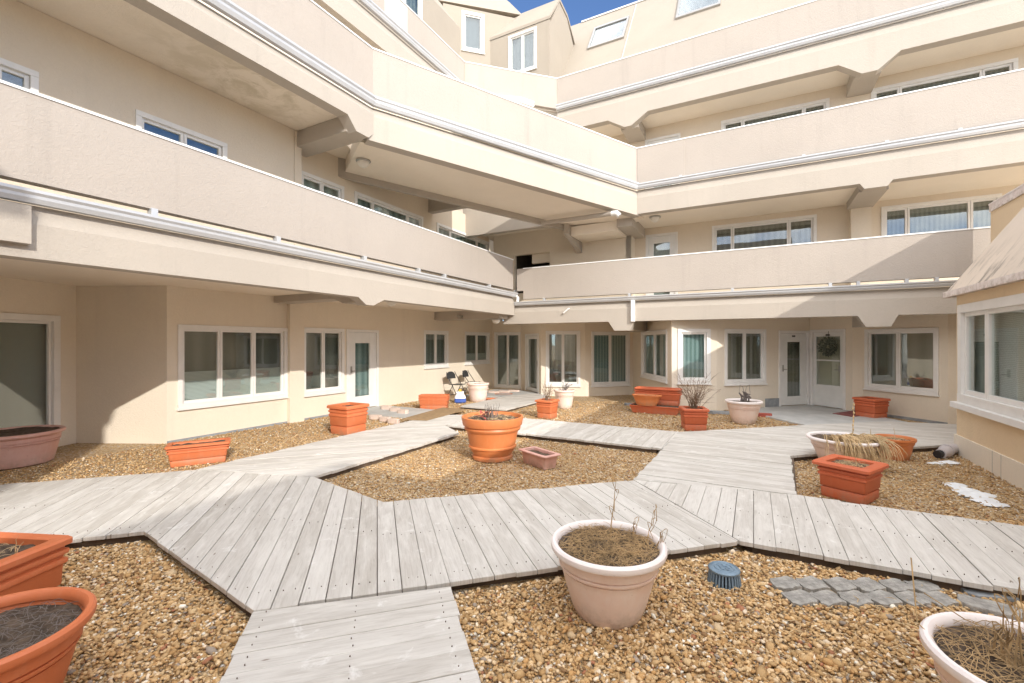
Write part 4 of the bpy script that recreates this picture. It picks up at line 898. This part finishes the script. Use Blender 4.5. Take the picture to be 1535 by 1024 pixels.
m = MB(); litter(m, 3.83, 5.06, .15, b20['soilz']+.002, 80, .1, .002); stem(m, (3.85, 5.02, b20['soilz']), .13, (.0,.01), .005, .008); plant('dead_grass', 'straw litter and a short stalk in the square planter at the right boardwalk', 'straw', m)
# ---- straw and twigs loose on the gravel
m = MB()
for (cx, cy, rad, n) in ((1.6, 2.6, .9, 60), (-1.9, 3.2, .5, 30), (4.9, 5.0, 1.0, 200), (5.6, 5.9, .7, 120), (1.45, 3.2, .22, 40), (2.9, 2.6, .6, 50), (-4.5, 7.3, 1.4, 90), (.3, 6.0, 1.2, 60)):
    for _ in range(n):
        a = random.uniform(0,6.28); q = rad*math.sqrt(random.random()); x, y = cx+q*math.cos(a), cy+q*math.sin(a)
        if any(inpoly(np.array([x]), np.array([y]), P)[0] for P in DECKS): continue
        if x*CA-y*SA > WA-.1: continue
        b = random.uniform(0,6.28); l = random.uniform(.03,.1); z = random.uniform(.022,.035)
        m.tube([(x,y,z), (x+l*.5*math.cos(b),y+l*.5*math.sin(b),z+.006), (x+l*math.cos(b+.4),y+l*math.sin(b+.4),z)], .0028, 4)
tag(m.build('straw_litter', 'straw'), 'bits of dry straw and twig scattered over the gravel', 'plant litter', kind='stuff')
# ================================================================== SMALL THINGS
# folding chairs
def chair():
    t = thing('folding_chair', 'grey metal folding chair, left one of the pair against the left wall', 'chair', (0,0,0), 0, 'folding chairs by the wall')
    m = MB()
    vs = []
    for i in range(7):
        for j in range(5):
            x = (i/6-.5)*.40; y = (j/4-.5)*.38; vs.append((x, y, .44-.012*math.cos(x*7)+(.01 if j == 0 else 0)))
    n = len(vs); vs += [(x, y, z_-.02) for x, y, z_ in vs]
    fs = [(i*5+j, (i+1)*5+j, (i+1)*5+j+1, i*5+j+1) for i in range(6) for j in range(4)]; fs += [tuple(k+n for k in f[::-1]) for f in fs]
    rim = [i*5 for i in range(7)]+[30+j for j in range(1,5)]+[i*5+4 for i in range(5,-1,-1)]+[j for j in range(3,0,-1)]
    fs += [(rim[k], rim[k]+n, rim[(k+1)%len(rim)]+n, rim[(k+1)%len(rim)]) for k in range(len(rim))]
    m.add(vs, fs); m.build('seat', 'darkmetal', t, world=False, smooth=True)
    m = MB(); pr = []
    for i in range(9):
        x = (i/8-.5)*.40; pr.append((x, .245+.02*math.cos(x*6)))
    top = [.83-.10*(abs(x)/.2)**2.6 for x, _ in pr]
    vs = [(x, y, .60) for x, y in pr]+[(x, y+.03, z_) for (x, y), z_ in zip(pr, top)]; k = 9; vs += [(x, y+.012, z_) for x, y, z_ in vs]
    fs = [(i, i+1, k+i+1, k+i) for i in range(8)]; fs += [tuple(q+18 for q in f[::-1]) for f in fs]+[(i, 18+i, 19+i, i+1) for i in range(8)]+[(9+i, 10+i, 28+i, 27+i) for i in range(8)]+[(0,9,27,18), (8,26,35,17)]
    m.add(vs, fs); m.build('backrest', 'darkmetal', t, world=False, smooth=True)
    for s in (-1, 1):
        m = MB(); m.tube([(s*.215,-.24,.0), (s*.215,.02,.42), (s*.212,.265,.74), (s*.18,.285,.82)], .012, 8); m.build('front_leg', 'darkmetal', t, world=False, smooth=True)
        m = MB(); m.tube([(s*.195,.27,.0), (s*.195,.0,.425)], .011, 8); m.build('rear_leg', 'darkmetal', t, world=False, smooth=True)
    for (y, z_) in ((-.2, .07), (.22, .08)):
        m = MB(); m.tube([(-.205,y,z_), (.205,y,z_)], .009, 8); m.build('stretcher', 'darkmetal', t, world=False)
    return t
ch1 = chair(); 
def copy_tree(o, parent=None):
    c = o.copy(); COL.objects.link(c)
    if parent is not None: c.parent = parent
    for k in list(o.children): copy_tree(k, c)
    return c
ch2 = copy_tree(ch1); ch2['label'] = 'grey metal folding chair, right one of the pair, partly behind a pale pot'
q = L0.p0+L0.d*L0.s_at(662)+L0.n*.62; ch1.location = (q.x, q.y, .01); ch1.rotation_euler = (0,0,math.atan2(L0.n.y, L0.n.x)+R(90)-R(8))
q = L0.p0+L0.d*L0.s_at(686)+L0.n*.62; ch2.location = (q.x, q.y, .01); ch2.rotation_euler = (0,0,math.atan2(L0.n.y, L0.n.x)+R(90)+R(6))
# printed sack
bag = thing('plastic_sack', 'small blue and white printed sack slumped beside the pale pot at the chairs', 'sack', (-1.52, 13.15, .01), R(10))
m = MB(); m.rloft([(.13,.09,0), (.17,.12,.04), (.165,.115,.14)], .05, 4); m.build('body', 'bluebag', bag, world=False, smooth=True)
m = MB(); m.rloft([(.166,.116,.141), (.15,.10,.21), (.10,.05,.27), (.12,.02,.33)], .04, 4); m.build('top', 'whitebag', bag, world=False, smooth=True)
m = MB(); m.rloft([(.03,.012,.331), (.045,.014,.36), (.03,.01,.40)], .008, 2); m.build('tag', 'yellow', bag, world=False)
# terracotta saucers, edging stones, bricks
def saucer(x, y, label, r=.2):
    m = MB(); m.lathe([(r*.8,0), (r,.045), (r*1.02,.05), (r*.95,.05), (r*.78,.015), (.001,.012)], 32); o = m.build('saucer', 'terra', None, world=False, smooth=True); o.location = (x, y, .012); tag(o, label, 'saucer', 'terracotta saucers')
saucer(-.62, 13.75, 'terracotta saucer lying on the ground right of the pale pot at the chairs', .24)
saucer(-.28, 15.1, 'terracotta saucer lying in front of the far glass doors', .3)
def stone(name, x, y, z, l, wd, h, deg, mat, label, cat, group, wob=.0):
    m = MB(); N = 20; pts = []
    for k in range(N):
        a = 2*math.pi*k/N; cx = math.copysign(abs(math.cos(a))**.45, math.cos(a))*l/2; cy = math.copysign(abs(math.sin(a))**.45, math.sin(a))*wd/2
        pts.append((cx+random.uniform(-wob,wob), cy+wob*1.6*math.sin(cx/l*6.28)+random.uniform(-wob,wob)*.6))
    m.prism(pts, 0, h); o = m.build(name, mat, None, world=False, bevel=.008); o.location = (x, y, z); o.rotation_euler = (random.uniform(-.02,.02), random.uniform(-.02,.02), R(90-deg)); return tag(o, label, cat, group)
# grey pavers: two rows by the drain dome
for r_, (xa, ya, xb, yb, n) in enumerate(((1.87, 3.24, 3.02, 3.19, 6), (1.86, 3.05, 2.98, 3.03, 6))):
    for i in range(n):
        f = (i+.5)/n; back = 'row under the boardwalk edge' if r_ == 0 else 'row nearer the viewer'
        lab = 'grey scalloped paver in '+('back' if r_ == 0 else 'front')+' row, '+('first stone beside the drain dome' if i == 0 else 'last stone away from the drain dome' if i == n-1 else 'between its two end stones')
        o = stone('paver', xa+(xb-xa)*f, ya+(yb-ya)*f, -.008, (xb-xa)/n*.97, .155, .04, 92, 'paver', lab, 'paver', 'scalloped pavers in the gravel', .013)
        if 0 < i < n-1: o['group'] = 'mid pavers of the '+('back' if r_ == 0 else 'front')+' row'
stone('paver', 3.12, 2.93, .004,  .3, .17, .04, 135, 'paver', 'grey scalloped paver turned aslant at the far end of the two rows', 'paver', 'scalloped pavers in the gravel', .01)
stone('paver', 3.3, 3.12, .001, .3, .16, .03, 110, 'flash', 'dark slate piece half under the right boardwalk beside the pavers', 'paver', 'scalloped pavers in the gravel', .01)
# roof drain dome
dr = thing('drain_dome', 'blue grey slotted iron drain dome standing in the gravel', 'drain', (1.545, 3.27, .0)); dr.scale = (.93, .93, .95)
m = MB(); m.lathe([(.085,0), (.085,.1), (.001,.1)], 24); m.build('core', 'black', dr, world=False)
for k in range(30):
    pass
m = MB()
for k in range(30):
    a = 2*math.pi*k/30; c, s = math.cos(a), math.sin(a)
    def q(r, z_, d): return (r*c-d*s, r*s+d*c, z_)
    m.hexa([q(.095,0,-.0065), q(.125,0,-.0065), q(.125,0,.0065), q(.095,0,.0065), q(.085,.108,-.0055), q(.108,.108,-.0055), q(.108,.108,.0055), q(.085,.108,.0055)])
m.build('ribs', 'drain', dr, world=False)
m = MB(); m.lathe([(.08,.106), (.113,.106), (.115,.118), (.108,.126), (.095,.13), (.09,.124), (.075,.124), (.07,.13), (.06,.13), (.056,.124), (.001,.124)], 32); m.build('cap', 'drain', dr, world=False, smooth=True)
m = MB()
for k in range(5):
    a = 2*math.pi*k/5; m.box(-.008+.03*math.cos(a), .008+.03*math.cos(a), -.02+.03*math.sin(a), .02+.03*math.sin(a), .1235, .129)
m.build('emblem', 'drain', dr, world=False)
# pink edging stones at the left stoop, red bricks at the right stoop
for k, (px, py) in enumerate(((579, 613), (592, 616), (604, 619))):
    p = G(px, py, .05); stone('edging_stone', p.x, p.y, .01, .3, .14, .12, 118+random.uniform(-8,8), 'pinkstone', 'pale pink edging stone in the row behind the brown mat', 'edging stone', 'pink edging stones behind the mat', .006)
for k, (px, py) in enumerate(((563, 626), (577, 629), (590, 632))):
    p = G(px, py, .05); stone('edging_stone', p.x, p.y, .01, .3, .13, .1, 112+random.uniform(-8,8), 'pinkstone', 'pale pink edging stone along the front of the left door step', 'edging stone', 'pink edging stones before the step', .006)
for k, (px, py) in enumerate(((740, 589), (756, 588), (770, 587))):
    p = G(px, py, .05); stone('edging_stone', p.x, p.y, .01, .42, .16, .1, 112+random.uniform(-8,8), 'pinkstone', 'pale pink edging stone below the far glass doors', 'edging stone', 'pink edging stones at the far doors', .006)
for (px, py, lab) in ((1085, 613, 'red brick in the gravel left of the white rimmed pot'), (1146, 623.5, 'red brick at the corner of the right door step')):
    p = G(px, py, .03); stone('brick', p.x, p.y, .005, .32, .12, .09, 118, 'brick', lab, 'brick', 'red bricks', .002)
for (px, py, lab) in ((1069, 611, 'dark slate slab on the gravel behind the shrub planter'), (950, 607, 'dark slate slab left of the stacked red troughs'), (1079, 619, 'flat dark slate left of the white rimmed pot')):
    p = G(px, py, .03); stone('slate_slab', p.x, p.y, .004, .5, .22, .07, 110, 'flash', lab, 'slab', 'dark slate slabs', .02)
# mats
p = [G(599, 629, .11), G(640, 630, .11), G(700, 614, .11), G(664, 611, .11)]
m = MB(); m.prism([tuple(x) for x in p], .102, .115); tag(m.build('floor_mat', 'mat'), 'brown runner mat laid over the far left end of the boardwalk', 'mat')
p = [G(1248, 620, .05), G(1278, 625, .05), G(1302, 622, .05), G(1285, 615, .05)]
m = MB(); m.prism([tuple(x) for x in p], .046, .058); tag(m.build('door_mat', 'redmat'), 'maroon mat on the step in front of the storm door', 'mat')
# grey pipe at the wing corner
pp = thing('drain_pipe', 'grey plastic elbow pipe lying at the corner of the low wing', 'pipe', (6.55, 6.85, .01))
m = MB(); pth = [(.62,.32,.08), (.35,.20,.08), (.16,.10,.08), (.06,-.0,.075), (-.06,-.05,.07)]
m.tube(pth, [.075,.075,.085,.085,.07], 14); m.build('body', 'pvc', pp, world=False, smooth=True)
m = MB(); m.tube([(-.055,-.048,.071), (-.13,-.075,.066)], [.055,.058], 12); m.build('mouth', 'black', pp, world=False)
m = MB(); m.tube([(.18,.11,.08), (.22,.13,.08)], .095, 14); m.build('collar', 'pvc', pp, world=False, smooth=True)
# snow patches
def snow(pts, label, z=.02):
    m = MB(); N = 40
    for (x, y, rx, ry, h) in pts:
        vs = [(x, y, z+h)]; 
        for ring, f in ((.5, .85), (.85, .45), (1.0, 0)):
            for k in range(N):
                a = 2*math.pi*k/N; w_ = 1+.3*noise.noise(Vector((math.cos(a)*2+x*3, math.sin(a)*2+y*3, 0)))+.22*noise.noise(Vector((math.cos(a)*6+x*3, math.sin(a)*6+y*3, 1))); vs.append((x+rx*ring*w_*math.cos(a), y+ry*ring*w_*math.sin(a), z-.006+h*.75*f))
        fs = [(0, 1+k, 1+(k+1)%N) for k in range(N)]
        for q in range(2): fs += [(1+q*N+k, 1+(q+1)*N+k, 1+(q+1)*N+(k+1)%N, 1+q*N+(k+1)%N) for k in range(N)]
        m.add(vs, fs)
    tag(m.build('snow_patch', 'snow', None, smooth=True), label, 'snow', 'leftover snow')
def gp(px, py): q = G(px, py, .02); return q.x, q.y
snow([(*gp(1432, 727), .13, .1, .03), (*gp(1448, 735), .15, .12, .035), (*gp(1466, 742), .19, .14, .04), (*gp(1478, 750), .15, .09, .03), (*gp(1493, 756), .15, .07, .025)], 'long melting strip of white snow on gravel beside the low wing')
snow([(*gp(1423, 693), .13, .08, .03)], 'round patch of white snow below the grey pipe')
snow([(*gp(1402, 694), .11, .05, .02)], 'thin sliver of snow left of the grey pipe mouth')
# wreath on the storm door
wt = (WH[0]+WH[1])/2+.06; c0 = Vector(WD.P(wt, .035, 1.66)); dx = Vector((WD.d.x, WD.d.y, 0)); dn = Vector((WD.n.x, WD.n.y, 0)); dz = Vector((0,0,1)); m = MB()
for k in range(560):
    a = random.uniform(0,6.28); rr = random.uniform(.04,.24); c = c0+dx*rr*math.cos(a)+dz*rr*math.sin(a)+dn*random.uniform(0,.06)
    b = a+random.uniform(-.9,.9); e = (dx*math.cos(b)+dz*math.sin(b))*random.uniform(.03,.07)+dn*random.uniform(-.005,.03); s = (dz*math.cos(b)-dx*math.sin(b))*.013+dn*random.uniform(-.01,.01)
    m.add([c-e*.3, c+e*.3+s, c+e, c+e*.3-s], [(0,1,2,3)])
m.tube([c0+dz*.2, c0+dz*.42], .006, 5)
tag(m.build('door_wreath', 'wreath'), 'round grey green dried wreath hanging on the white storm door', 'wreath')
